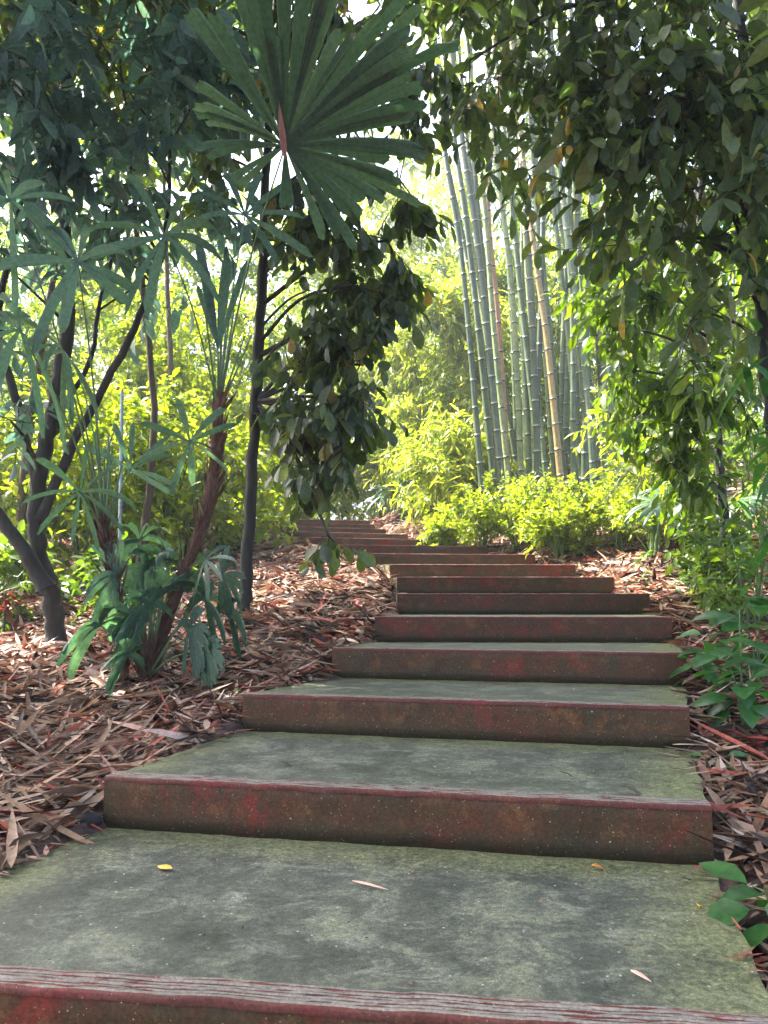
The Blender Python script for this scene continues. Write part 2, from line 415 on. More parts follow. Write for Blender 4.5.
# forward distance and end pixels measured for the upper steps, with their turn
upper = {4: (5.41, 5.30, 375, 669), 5: (6.50, 6.45, 397, 648), 6: (7.45, 7.45, 397, 613), 7: (8.45, 8.55, 390, 575), 8: (9.3, 9.5, 371, 535),
         9: (10.15, 10.5, 338, 488), 10: (11.0, 11.5, 308, 444), 11: (11.9, 12.5, 285, 408), 12: (12.8, 13.4, 276, 386),
         13: (13.8, 14.3, 272, 375), 14: (14.9, 15.2, 272, 370), 15: (15.9, 16.1, 275, 366)}
for k, (dl, dr, xl, xr) in upper.items():
    ends[k] = (at_depth(xl, dl, k), at_depth(xr, dr, k))
# bottom step: arris line and side edges read off the tread
a0, b0 = on_plane(0, 985, top(0)), on_plane(560, 1023, top(0))
def isect(p, q, r, s):
    p, q, r, s = (v[:2] for v in (p, q, r, s))
    d1, d2 = q - p, s - r
    t = np.cross(r - p, d2) / np.cross(d1, d2)
    return p + d1 * t
el = (on_plane(104, 826, top(0)), on_plane(10, 868, top(0)))
er = (on_plane(715, 865, top(0)), on_plane(762, 975, top(0)))
L0 = isect(a0, b0, *el); R0 = isect(a0, b0, *er)
ends[0] = (np.array([*L0, top(0)]), np.array([*R0, top(0)]))
dv = (ends[1][0] - ends[0][0]) * [1, 1, 0]
ends[-1] = (ends[0][0] - dv - [0, 0, H], ends[0][1] - dv * [.6, 1, 0] - [0, 0, H])
KS = sorted(ends)
print('ENDS', {k: (np.round(a, 2).tolist(), np.round(b, 2).tolist()) for k, (a, b) in ends.items()})
yl = np.array([ends[k][0][1] for k in KS]); xl_ = np.array([ends[k][0][0] for k in KS])
yr = np.array([ends[k][1][1] for k in KS]); xr_ = np.array([ends[k][1][0] for k in KS])
tops = np.array([top(k) for k in KS])

def ground_z(x, y):
    x = np.asarray(x, float); y = np.asarray(y, float)
    L = np.interp(y, yl, xl_); R = np.interp(y, yr, xr_)
    def prof(yy, ys):
        z = np.interp(yy, ys, tops - H + .015)
        z = z + np.where(yy > ys[-1], np.clip(yy - ys[-1], 0, 10) * .09, 0)
        z = z + np.where(yy < ys[0], (yy - ys[0]) * .16, 0)
        return z
    zl = prof(y, yl); zr = prof(y, yr)
    dl = np.clip(L - x, 0, None); dr = np.clip(x - R, 0, None)
    f = np.clip((x - L) / np.maximum(R - L, .1), 0, 1)
    z = zl * (1 - f) + zr * f
    # centre of the path is dug out so that the slabs sit in it
    inside = np.clip(np.minimum(x - L, R - x) / .12, 0, 1) * np.where(y < yl[-1] + 1.0, 1, 0)
    z = z - .16 * inside
    z = z - .085 * np.minimum(dl, 9) + .03 * np.clip(1 - dl / .5, 0, 1) * (dl > 0)
    sr = .02 + .24 * np.clip((y - 3.5) / 6.5, 0, 1)
    z = z + sr * np.minimum(dr, 7) - .05 * (dr > 0) * np.clip(1 - y / 5, 0, 1)
    bump = .05 * np.sin(x * 2.1 + 1.3) * np.sin(y * 1.7 + .6) + .03 * np.sin(x * 4.7 + y * 3.1)
    z = z + bump * np.clip(np.maximum(dl, dr) / .8, 0, 1)
    return z

def G(px, py_unused, D):
    x = (px - 384) / F * D
    return np.array([x, D, float(ground_z(x, D))])

# ground sheet: fine near the stairs, coarse to the horizon
def axis(a, b, fine_a, fine_b, step, grow=1.25):
    xs = list(np.arange(fine_a, fine_b + 1e-6, step)); s = step
    lo = []; v = fine_a
    while v > a: s *= grow; v -= s; lo.append(max(v, a))
    s = step; v = fine_b; hi = []
    while v < b: s *= grow; v += s; hi.append(min(v, b))
    return np.array(lo[::-1] + xs + hi)
gx = axis(-70, 70, -6, 6, .06); gy = axis(-15, 75, .2, 17, .06)
X, Y = np.meshgrid(gx, gy)
Z = ground_z(X, Y)
nx, ny = len(gx), len(gy)
i = np.arange(ny - 1)[:, None] * nx; j = np.arange(nx - 1)[None, :]
Q = np.stack([i + j, i + j + 1, i + nx + j + 1, i + nx + j], -1).reshape(-1, 4)
Z = Z + (rng.normal(0, .006, Z.shape))
g = build('ground', np.stack([X, Y, Z], -1).reshape(-1, 3), Q, M['soil'])
tag(g, 'dark woodland soil sloping up beside the stairs', kind='structure')

# ------------------------------------------------------------------ staircase
stairs = thing('staircase', 'curving flight of wide mossy concrete steps with worn dark red risers', 'staircase', (0, ends[0][0][1], 0))
for k in KS[:-1]:
    Lf, Rf = ends[k]; Lb, Rb = ends[k + 1]
    z1 = top(k); z0 = z1 - H
    w = norm((Rf - Lf) * [1, 1, 0]); fw = np.array([-w[1], w[0], 0])   # forward, into the hill
    Lb2 = Lb * [1, 1, 0] + fw * .06; Rb2 = Rb * [1, 1, 0] + fw * .06
    # where the next step is wider than this one, the tread runs square behind it
    nu, nv = 40, 16
    u = np.linspace(0, 1, nu + 1); v = np.linspace(0, 1, nv + 1)
    U, Vv = np.meshgrid(u, v)
    A = (Lf * [1, 1, 0])[None, None] * (1 - U)[..., None] + (Rf * [1, 1, 0])[None, None] * U[..., None] + fw * .012
    B = Lb2[None, None] * (1 - U)[..., None] + Rb2[None, None] * U[..., None]
    T = A * (1 - Vv)[..., None] + B * Vv[..., None]
    T[..., 2] = z1 - .004 + rng.normal(0, .0008, U.shape)
    T[:, 0, :2] += rng.normal(0, .005, (nv + 1, 2)) * [1, .3]; T[:, -1, :2] += rng.normal(0, .005, (nv + 1, 2)) * [1, .3]
    dist_side = np.minimum(U, 1 - U) * np.linalg.norm(Rf - Lf); dist_back = (1 - Vv) * np.linalg.norm((Lb2 - Lf)[:2]) - .06
    e = np.maximum(np.clip(1 - dist_side / .3, 0, 1), np.clip(1 - dist_back / .3, 0, 1)) + (U * .35)
    mb = MB()
    n1 = nu + 1
    ii = np.arange(nv)[:, None] * n1; jj = np.arange(nu)[None, :]
    mb.add(T.reshape(-1, 3), np.stack([ii + jj, ii + jj + 1, ii + n1 + jj + 1, ii + n1 + jj], -1).reshape(-1, 4), e.reshape(-1))
    rim = np.concatenate([T[0, :], T[1:, -1], T[-1, -2::-1], T[-2:0:-1, 0]])
    low = rim.copy(); low[:, 2] = z0 - .12
    n = len(rim); a = np.arange(n); b = (a + 1) % n
    mb.add(np.concatenate([rim, low]), np.stack([a, b, b + n, a + n], -1)[:, ::-1], np.full(2 * n, .8))
    st = mb.build('step', M['tread'], stairs, smooth=False, attr='edge')
    # riser: painted render, 16 mm thick
    m = 60
    uu = np.linspace(0, 1, m + 1)
    base = (Lf * [1, 1, 0])[None] * (1 - uu)[:, None] + (Rf * [1, 1, 0])[None] * uu[:, None]
    base = base + fw * (.004 * np.sin(uu * 9 + k * 2.1) * np.sin(uu * 23 + k) + .002 * np.sin(uu * 57 + k))[:, None]
    prof = [(.014, -.006), (0.003, -.006), (0, -.012), (0, -.05), (0, -.09), (0, -.13), (0.001, -H - .01), (.014, -H - .01)]
    rows = []
    for q, (dy, dz) in enumerate(prof):
        wob = rng.normal(0, .0011, m + 1)
        chip = np.where(rng.random(m + 1) < .12, rng.uniform(0, .005, m + 1), 0) if q in (1, 2) else 0
        p = base + fw * (dy + wob + chip)[:, None] if not np.isscalar(chip) else base + fw * (dy + wob)[:, None]
        p = p.copy(); p[:, 2] = z1 + dz
        rows.append(p)
    R_ = np.array(rows); m1 = m + 1
    ii = np.arange(len(prof) - 1)[:, None] * m1; jj = np.arange(m)[None, :]
    wv = np.repeat([0, 0, 0, .1, .3, .75, 1.4, 1.4], m1)
    mb = MB(); mb.add(R_.reshape(-1, 3), np.stack([ii + jj, ii + m1 + jj, ii + m1 + jj + 1, ii + jj + 1], -1).reshape(-1, 4), wv)
    for c, s in ((0, 1), (m, -1)):      # end caps
        idx = R_[:, c]
        q = [[0, 1, 6, 7], [1, 2, 5, 6], [2, 3, 4, 5]] if s > 0 else [[7, 6, 1, 0], [6, 5, 2, 1], [5, 4, 3, 2]]
        mb.add(idx, q)
    mb.build('riser', M['riser'], st, smooth=False, attr='wear')
    # nosing: low grooved strip along the front of the tread
    gp = [(-.002, -.016, 0), (-.003, -.004, 0), (.0, .0, .3)]
    y_ = .005
    for gi in range(5):
        wd_ = (.009, .006, .01, .005, .012)[gi]
        gp += [(y_, .0015, 1), (y_ + wd_, .0015, 1), (y_ + wd_ + .001, -.004, 0), (y_ + wd_ + .004, -.004, 0)]; y_ += wd_ + .005
    gp += [(y_ + .002, .0005, .9), (y_ + .008, .0005, 1), (y_ + .012, -.008, 1)]
    rows = []
    for dy, dz, _w in gp:
        p = base + fw * (dy + rng.normal(0, .0008, m + 1))[:, None]; p = p.copy()
        p[:, 2] = z1 + dz + rng.normal(0, .0006, m + 1) - np.where(rng.random(m + 1) < .1, .003, 0)
        rows.append(p)
    R_ = np.array(rows); ii = np.arange(len(gp) - 1)[:, None] * m1
    mb = MB(); mb.add(R_.reshape(-1, 3), np.stack([ii + jj, ii + jj + 1, ii + m1 + jj + 1, ii + m1 + jj], -1).reshape(-1, 4), np.repeat([g_[2] for g_ in gp], m1))
    mb.build('nosing', M['nosing'], st, smooth=False, attr='wear')

# ------------------------------------------------------------------ leaf litter (stuff)
UP_ = np.array([0, 0, 1.0])
def litter(n, xr, yrng, Lr, Wr, lift, mb, dens=None, bias=True):
    x = rng.uniform(*xr, n); y = rng.uniform(*yrng, n)
    L = np.interp(y, yl, xl_); R = np.interp(y, yr, xr_)
    on = (x > L - .0) & (x < R + .0) & (y < yl[-1] + .5) & (y > ends[-1][0][1])
    vis = np.abs(x) < (y * .62 + 1.2)
    keep = ~on & vis
    x, y = x[keep], y[keep]; n = len(x)
    ang = rng.normal(.45, .95, n) if bias else rng.uniform(0, np.pi, n)
    ln = rng.uniform(*Lr, n) * rng.choice([.5, .8, 1, 1.3], n); wd = rng.uniform(*Wr, n)
    L = L[keep]; R = R[keep]
    z = ground_z(x, y)
    e = .05
    gxn = (ground_z(x + e, y) - z) / e; gyn = (ground_z(x, y + e) - z) / e
    gxn = np.clip(gxn, -.5, .5); gyn = np.clip(gyn, -.5, .5)
    nrm = norm(np.stack([-gxn, -gyn, np.ones(n)], 1) + rng.normal(0, .28, (n, 3)))
    d = np.stack([np.cos(ang), np.sin(ang), np.zeros(n)], 1)
    d = norm(d - nrm * (d * nrm).sum(1)[:, None])
    # do not let a sheath cross a riser: pull its middle away from the path edge
    c = np.stack([x, y, z + rng.uniform(.002, lift, n)], 1)
    dl = np.where(x < L + .5, L - x, x - R); half = ln / 2
    push = np.clip(half * .5 - dl, 0, 1) * np.where(y < yl[-1], 1, 0)
    c[:, 0] += np.where(x < (L + R) / 2, -push, push) * .8
    leaves(mb, c - d * half[:, None], d, nrm, ln, wd, rng.choice(['lance', 'lance', 'oval', 'blob']), fold=rng.choice([.3, -.5, .9]), curl=rng.choice([-.12, .16, .3]))
mb = MB()
for q in range(6):
    litter(2700, (-3.6, 3.2), (.9, 5), (.12, .42), (.010, .036), .06, mb)
    litter(4300, (-7, 5), (4.5, 10), (.14, .4), (.016, .05), .07, mb)
    litter(4200, (-11, 6), (9.5, 19), (.16, .40), (.02, .06), .07, mb)
# narrow crumbs that fill between the sheaths
for q in range(3):
    litter(4500, (-3.2, 3.2), (.9, 5.5), (.03, .1), (.005, .014), .03, mb, bias=False)
# a few pieces that have slid over the edges of the treads
for k in range(0, 9):
    (Lf, Rf), (Lb, Rb) = ends[k], ends[k + 1]
    for side_ in (0, 1):
        n = 16 if side_ == 0 else 9; v = rng.uniform(.2, .93, n); o_ = np.abs(rng.normal(0, .035, n)) * (1 if side_ == 0 else -1)
        a, b = (Lf, Lb) if side_ == 0 else (Rf, Rb)
        c = (a[None] * (1 - v)[:, None] + b[None] * v[:, None]); c[:, 0] += o_; c[:, 2] = top(k) + .006
        an = rng.uniform(0, 6.28, n); ln = rng.uniform(.03, .13, n)
        d = np.stack([np.cos(an), np.sin(an), np.zeros(n)], 1)
        leaves(mb, c - d * ln[:, None] / 2, d, np.tile(UP_, (n, 1)) + rng.normal(0, .12, (n, 3)), ln, rng.uniform(.006, .022, n), 'lance', .2, -.08)
lit = mb.build('leaf_litter', M['litter'])
tag(lit, 'thick carpet of dry bamboo sheaths and leaves, tan, pink and rust red', 'leaf litter', kind='stuff')

# ------------------------------------------------------------------ fallen bits lying on the treads
def tread_pt(px, py, k): return on_plane(px, py, top(k))
def single_leaf(name, label, cat, p, ang, L, W, mat, shape='oval', curl=.12, fold=.3, group=None, tilt=.0):
    mb = MB(); d = np.array([[math.cos(ang), math.sin(ang), tilt]])
    pos = np.array([[p[0], p[1], p[2] + .005]]) - d * L / 2 + [0, 0, abs(curl) * L * .3]
    leaves(mb, pos, d, np.array([[0.05, -.1, 1]]), L, W, shape, fold, curl)
    # thickness so that it is no paper cut-out
    o = mb.build(name, mat)
    me = o.modifiers.new('thickness', 'SOLIDIFY'); me.thickness = .0012
    tag(o, label, cat, group)
    return o
yellow = plain_mat('yellow_leaf', (.75, .42, .04), .5, (.85, .5, .08)); orange = plain_mat('orange_leaf', (.5, .18, .04), .5)
pink = plain_mat('pink_sheath', (.55, .33, .24), .6); brownl = plain_mat('brown_leaf', (.05, .03, .02), .7); pale = plain_mat('pale_sheath', (.5, .4, .27), .6)
GL = 'fallen leaves lying on the steps'
single_leaf('fallen_leaf', 'small bright yellow leaf lying on the bottom step', 'fallen leaf', tread_pt(165, 869, 0), -.35, .052, .03, yellow, fold=.08, curl=.08, group=GL)
single_leaf('fallen_leaf', 'curled orange leaf near the back edge of the bottom step', 'fallen leaf', tread_pt(599, 869, 0), .1, .045, .022, orange, curl=.5, group=GL)
single_leaf('fallen_leaf', 'dark shrivelled brown leaf on the right side of the bottom step', 'fallen leaf', tread_pt(687, 882, 0), .5, .035, .022, brownl, curl=.6, group=GL)
single_leaf('fallen_leaf', 'tiny crumpled ochre leaf by the right edge of the bottom step', 'fallen leaf', tread_pt(700, 908, 0), 1.0, .022, .014, yellow, curl=.7, group=GL)
single_leaf('fallen_leaf', 'dark brown curled leaf lying at the right of the second step', 'fallen leaf', tread_pt(636, 793, 1), -.5, .055, .02, brownl, curl=.5, group=GL)
single_leaf('fallen_leaf', 'thin dark leaf sliver on the middle of the second step', 'fallen leaf', tread_pt(568, 775, 1), -.3, .06, .012, brownl, curl=.3, group=GL)
single_leaf('fallen_leaf', 'small dark leaf at the left of the second step', 'fallen leaf', tread_pt(287, 765, 1), -.2, .07, .014, brownl, curl=.3, group=GL)
single_leaf('dry_sheath', 'slender pink dry bamboo sheath lying on the middle of the bottom step', 'dry sheath', tread_pt(370, 887, 0), -.55, .118, .012, pink, 'lance', .04, group='dry sheaths on the steps')
single_leaf('dry_sheath', 'short pale dry sheath near the front edge of the bottom step', 'dry sheath', tread_pt(641, 978, 0), -1.05, .055, .013, pink, 'lance', .04, group='dry sheaths on the steps')
single_leaf('dry_sheath', 'thin pale strip of dry sheath at the right end of the second step', 'dry sheath', tread_pt(697, 751, 1) + [0, 0, .02], .02, .2, .012, pale, 'lance', .04, group='dry sheaths on the steps')
p = np.array([(719 - 384) / F * 1.95, 1.95, 0]); p[2] = float(ground_z(p[0], 1.95)) + .03
single_leaf('dry_sheath', 'long orange sheath leaning beside the right edge of the bottom step', 'dry sheath', p, -1.1, .17, .012, plain_mat('orange_sheath', (.42, .16, .08)), 'lance', .05, group='dry sheaths on the steps')
# small grit on the lower treads
mb = MB(); pts = []
for k in (0, 1, 2):
    (Lf, Rf), (Lb, Rb) = ends[k], ends[k + 1]
    for q in range(60 if k == 0 else 40):
        u, v = random.random(), .1 + .87 * (1 - random.random() ** 1.6)
        a = Lf * (1 - u) + Rf * u; b = Lb * (1 - u) + Rb * u
        pts.append((a * (1 - v) + b * v) * [1, 1, 0] + [0, 0, top(k) + .003])
pts = np.array(pts); n = len(pts); an = rng.uniform(0, 6.3, n)
leaves(mb, pts, np.stack([np.cos(an), np.sin(an), np.zeros(n)], 1), np.tile([0, 0, 1.0], (n, 1)) + rng.normal(0, .2, (n, 3)),
       rng.uniform(.004, .016, n), rng.uniform(.002, .006, n), 'blob', .5, .3)
tag(mb.build('leaf_crumbs', M['litter']), 'tiny leaf crumbs and grit scattered over the lower steps', 'leaf crumbs', kind='stuff')

# dark stone at the left foot of the second step
def blob(name, c, r, mat, label, cat, seed=0):
    n, m = 14, 10
    th = np.linspace(0, 2 * np.pi, n, endpoint=False); ph = np.linspace(.05, np.pi - .05, m)
    T, Pp = np.meshgrid(th, ph)
    d = np.stack([np.cos(T) * np.sin(Pp), np.sin(T) * np.sin(Pp), np.cos(Pp)], -1)
    k = np.array([[1 + .22 * mnoise.noise(Vector(d[a, b] * 1.7 + seed)) for b in range(n)] for a in range(m)])
    V = d * k[..., None] * np.array(r) + c
    ii = np.arange(m - 1)[:, None] * n; jj = np.arange(n)[None]; j2 = (jj + 1) % n
    return tag(build(name, V.reshape(-1, 3), np.stack([ii + jj, ii + n + jj, ii + n + j2, ii + j2], -1).reshape(-1, 4), mat), label, cat)
c = on_plane(92, 822, top(0) + .03)
blob('stone', c + [-.02, .02, 0], (.05, .04, .03), plain_mat('black_stone', (.012, .011, .01), .9), 'small black stone beside the left end of the second step', 'stone', 3)

# ------------------------------------------------------------------ plants
UP = np.array([0, 0, 1.0])
def rand_dirs(n, zlo=-1, zhi=1):
    v = rng.normal(0, 1, (n, 3)); return norm(v)

def plant(name, label, cat, stems, clumps, leaf, mats, group=None, parts=('trunk', 'crown'), base=None, sides=8, extra_limb=True):
    """stems: list of (points, r0, r1). clumps: list of (centre, radius(3), twigs). leaf: dict"""
    if base is None: base = stems[0][0][0]
    root = thing(name, label, cat, base, group)
    sm = MB(); lm = MB(); cand = []
    for pts, r0, r1 in stems:
        n = max(8, int(len(pts) * 7)); path = smooth_path(pts, n)
        path[1:-1] += rng.normal(0, r0 * .12, (n - 2, 3))
        rr = np.linspace(r0, r1, n) * (1 + rng.normal(0, .04, n)); rr[0] *= 1.35; rr[1] *= 1.12
        tube(sm, path, rr, sides, .07)
        cand += [(p, r) for p, r in zip(path[n // 3:], rr[n // 3:])]
    CP = np.array([c[0] for c in cand]); CR = np.array([c[1] for c in cand])
    for ctr, rad, nt in clumps:
        ctr = np.asarray(ctr, float); rad = np.broadcast_to(np.asarray(rad, float), (3,))
        dd = np.linalg.norm(CP - ctr, axis=1) + 1.2 * np.clip(CP[:, 2] - ctr[2] + .2, 0, None)
        q = int(dd.argmin()); p0 = CP[q]; dist = np.linalg.norm(ctr - p0)
        rl = min(CR[q] * .6, .006 + .012 * dist)
        if extra_limb and dist > .15:
            mid = (p0 + ctr) / 2 + rng.normal(0, .06 * dist, 3) + UP * .08 * dist
            path = smooth_path([p0, mid, ctr], 9)
            tube(sm, path, np.linspace(rl, rl * .5, 9), 6, .05)
        nb = max(3, nt // 5)
        ends_ = ctr + rand_dirs(nb) * rad * rng.uniform(.55, 1.0, (nb, 1)) ** .6
        starts = ctr + (rng.normal(0, .12, (nb, 3)) * rad)
        sticks(sm, np.tile(ctr, (nb, 1)), ends_, max(rl * .35, .003))
        I = rng.integers(0, nb, nt); t = rng.uniform(.15, 1.0, nt)
        tp = ctr + (ends_[I] - ctr) * t[:, None] + rng.normal(0, .03, (nt, 3)) * rad
        td = norm(norm(tp - ctr) * .8 + rand_dirs(nt) * .8 + np.array([0, 0, leaf.get('rise', -.1)]))
        tl = rng.uniform(.6, 1.2, nt) * leaf.get('twig', .35)
        twig_leaves(lm, sm, tp, td, tl, leaf.get('n', 7), leaf['L'], leaf['W'], leaf.get('shape', 'oval'), leaf.get('droop', .3),
                    leaf.get('fold', .3), leaf.get('curl', .25), leaf.get('jitter', .35), leaf.get('spread', .9), leaf.get('tr', .003))
    sm.build(parts[0], mats[0], root)
    lm.build(parts[1], mats[1], root)
    return root

# --- fan palms
def fan(mb, hub, axis_, nrm, segs, pleats=3, droop=.12, hub_r=-.012):
    taper = .98 if len(segs) > 20 else .6
    """segs: list of (angle from axis in the blade plane, length, width)"""
    axis_ = norm(axis_); side = norm(np.cross(axis_, nrm)); nrm = np.cross(side, axis_)
    for a, L, w in segs:
        d = axis_ * math.cos(a) + side * math.sin(a)
        sd = -axis_ * math.sin(a) + side * math.cos(a)
        nu = 9; nc = pleats * 2 + 1
        us = np.linspace(0, 1, nu); vs = np.linspace(-1, 1, nc)
        V = np.zeros((nu, nc, 3)); dr = droop * random.uniform(.3, 2.0); tw = random.gauss(0, .35)
        for i_, u in enumerate(us):
            wid = w * (min(1, (u + .1) / taper)) * (1 if u < .88 or taper > .85 else 1 - .55 * (u - .88) / .12) / 2
            z = -UP * dr * L * u ** 2.2
            sdu = sd * math.cos(tw * u) + nrm * math.sin(tw * u)
            for j_, v in enumerate(vs):
                pl = (.22 if j_ % 2 else -.22) * w / pleats * min(1, u * 2)
                tip = (random.uniform(-.035, .02) * L - .05 * L * abs(v)) if i_ == nu - 1 else 0
                V[i_, j_] = hub + d * (hub_r + u * L + tip) + sdu * v * wid + nrm * pl + z
        ii = np.arange(nu - 1)[:, None] * nc; jj = np.arange(nc - 1)[None]
        mb.add(V.reshape(-1, 3), np.stack([ii + jj, ii + jj + 1, ii + nc + jj + 1, ii + nc + jj], -1).reshape(-1, 4), np.tile(np.arange(nc) % 2 * 1.0, nu))

def rhapis_segs(n, R, w, spread=2.4):
    return [(a + random.gauss(0, .15), R * (1 - .22 * abs(a) / spread) * random.uniform(.8, 1.15), w * random.uniform(.45, .9)) for a in np.linspace(-spread, spread, n)]

def petiole(mb, a, b, r=.007, sag=.08):
    a = np.asarray(a, float); b = np.asarray(b, float); L = np.linalg.norm(b - a)
    mid = (a + b) / 2 + UP * sag * L
    tube(mb, smooth_path([a, mid, b], 12), np.linspace(r, r * .6, 12), 6)

def toward(p, up=.0): # roughly faces the path's walkers
    v = EYE - p; v = norm(v); return norm(v + UP * up)

def fan_palm(label, trunk_pts, r, fronds, shag=True, group='fan palms'):
    root = thing('fan_palm', label, 'palm', trunk_pts[0], group)
    path = smooth_path(trunk_pts, 40)
    tb = MB(); rr = r * (1 + .12 * np.sin(np.linspace(0, 40, 40)) + rng.normal(0, .06, 40)); rr[:3] *= 1.25
    tube(tb, path, rr, 12, .14)
    if shag:   # ragged leaf-base fibres
        n = 260; q = rng.integers(0, 39, n); an = rng.uniform(0, 6.28, n)
        off = np.stack([np.cos(an), np.sin(an), np.zeros(n)], 1)
        leaves(tb, path[q] + off * r * .9, norm(off * .1 + (path[-1] - path[0]) / np.linalg.norm(path[-1] - path[0]) * 1.0 + rng.normal(0, .15, (n, 3))), off + rng.normal(0, .2, (n, 3)),
               rng.uniform(.08, .26, n), rng.uniform(.008, .03, n), 'lance', .2, -.12)
        tube(tb, smooth_path([path[0] - UP * .03, path[3], path[6]], 8), np.linspace(r * 1.7, r * .9, 8), 12, .18)
    tb.build('trunk', M['fibre'], root)
    if shag:
        cb = MB(); top_ = path[-1]
        for q in range(9):
            e = top_ + np.array([random.gauss(0, .09), random.gauss(0, .09), random.uniform(.25, .6)])
            petiole(cb, path[36], e, .009, 0)
        cb.build('leaf_bases', M['petiole'], root)
    for f in fronds:
        hub, axis_, nr, segs, pl, dr, t0 = f
        mb = MB(); fan(mb, hub, axis_, nr, segs, pl, dr)
        fo = mb.build('frond', M['palm'], root, smooth=False, attr='rib')
        pb = MB(); i0 = int(t0 * 39); petiole(pb, path[i0], hub + 0 * UP)
        tip = hub
        pb.build('petiole', M['petiole'], fo)
    return root

def deg(a): return math.radians(a)
# hero frond: segments measured in the picture plane (angle ccw from the right, length in px)
hub = P(285, 146, 3.5); s = 3.5 / F * 1.06
hero = [(10, 150, 34), (-4, 118, 26), (-24, 112, 25), (-36, 95, 22), (-56, 95, 22), (-88, 62, 16), (34, 165, 30), (44, 205, 40), (52, 188, 30), (62, 130, 22), (83, 172, 46),
        (74, 168, 26), (103, 170, 34), (97, 120, 20), (124, 158, 27), (150, 108, 20), (158, 98, 16), (177, 90, 17), (214, 66, 17), (22, 150, 26), (-14, 150, 20), (-48, 130, 20)]
nv = norm(EYE - hub + np.array([.25, 0, -.9])); ax = norm(np.array([1, .12, 0])); ax = norm(ax - nv * ax.dot(nv))
# blade plane: 'up' in the plane
upv = norm(np.cross(nv, ax))
hsegs = []
for a, L, w in hero:
    da = w / L * 28
    for q in (-1, 0, 1) if w > 28 else (-.6, .6):
        hsegs.append((-deg(a + q * da * random.uniform(.8, 1.2)), L * s * random.uniform(.86, 1.06), w * s * (.40 if w > 28 else .52) * random.uniform(.8, 1.15)))
frs = [(hub, ax, nv, hsegs, 3, .10, .98)]
def facing(hp, elev_axis, R, n, w, spread=2.4, tilt=(0, 0, .6), pl=3, dr=.25, t0=.95):
    nrm = norm(toward(hp) + np.array(tilt)); a = np.array(elev_axis, float)
    return (hp, a, nrm, rhapis_segs(n, R, w, spread), pl, dr, t0)
frs += [facing(P(218, 348, 4.45), (-.02, -.1, 1), .66, 5, .075, .42, (0, 0, .1), 3, .02),
        facing(P(190, 442, 4.5), (.1, -.2, .9), .36, 8, .05, 2.9, (0, 0, .4), 2, .15, .8),
        facing(P(165, 236, 4.0), (-.3, -.3, .7), .44, 9, .075, 2.5, (0, 0, .5), 3, .3),
        facing(P(245, 215, 4.6), (.4, .2, .8), .5, 8, .07, 1.9, (0, 0, .4), 3, .2),
        facing(P(205, 560, 4.7), (.6, -.4, .3), .3, 7, .05, 2.0, (0, 0, .8), 3, .35, .4)]
trA = [G(152, 0, 4.9), P(165, 625, 4.85), P(185, 570, 4.8), P(206, 515, 4.75), P(216, 450, 4.7), P(219, 392, 4.65)]
fan_palm('leaning fan palm with shaggy reddish trunk and one huge frond spread overhead', trA, .036, frs)
frs = [facing(P(78, 262, 3.7), (-.2, -.2, .8), .42, 9, .08, 2.6, (0, 0, .5), 3, .3),
       facing(P(64, 352, 3.9), (-.1, -.9, .5), .36, 10, .06, 2.5, (0, 0, 1.4), 3, .75),
       facing(P(80, 492, 4.3), (.1, -.3, .8), .36, 9, .045, 2.9, (0, 0, .6), 3, .3, .9),
       facing(P(20, 330, 3.7), (-.3, -.6, -.2), .4, 8, .06, 1.9, (0, 0, .5), 3, .6),
       facing(P(10, 200, 3.6), (-.3, -.3, .5), .45, 9, .07, 2.4, (0, 0, .5), 3, .4),
       facing(P(130, 470, 4.5), (.5, .1, .8), .4, 7, .05, 1.4, (0, 0, .3), 3, .15, .9)]
trB = [G(128, 0, 4.75), P(126, 648, 4.72), P(117, 600, 4.65), P(108, 560, 4.6), P(104, 525, 4.55)]
_p = bpy.data.objects['fan_palm']
mb = MB(); hb = hub + (EYE - hub) * .012
leaves(mb, np.array([hb - upv * .06 - ax * .0]), (upv * 1.0 - ax * .12)[None], (EYE - hub)[None], .25, .032, 'lance', .9, .05)
sp = mb.build('dry_spear', plain_mat('dead_spear', (.22, .085, .07), .7, (.34, .17, .14), 30), _p)
fan_palm('thin stemmed fan palm with drooping fronds just left of the leaning shaggy one', trB, .021, frs)
lows = []
for px, py, D, R in ((150, 605, 4.6, .3), (188, 630, 4.6, .28), (222, 575, 4.85, .3), (228, 612, 4.8, .25), (118, 575, 4.6, .3), (100, 625, 4.5, .3), (170, 560, 4.9, .35), (140, 540, 5, .35),
                     (205, 650, 4.5, .22), (128, 655, 4.4, .22), (165, 590, 4.7, .3), (205, 600, 4.7, .26), (135, 620, 4.6, .26), (150, 565, 4.9, .28)):
    hp = P(px, py, D)
    lows.append(facing(hp, (hp[0] + 1.4 + random.gauss(0, .2), -.3, .35), R, 9, .085, 2.0, (0, 0, .7), 3, .45, .5))
bs = G(150, 0, 4.75)
fan_palm('low bushy fan palm crowded round the foot of the two trunks', [bs, bs + [0.01, 0, .06], bs + [0, 0, .14]], .03, lows, shag=True)

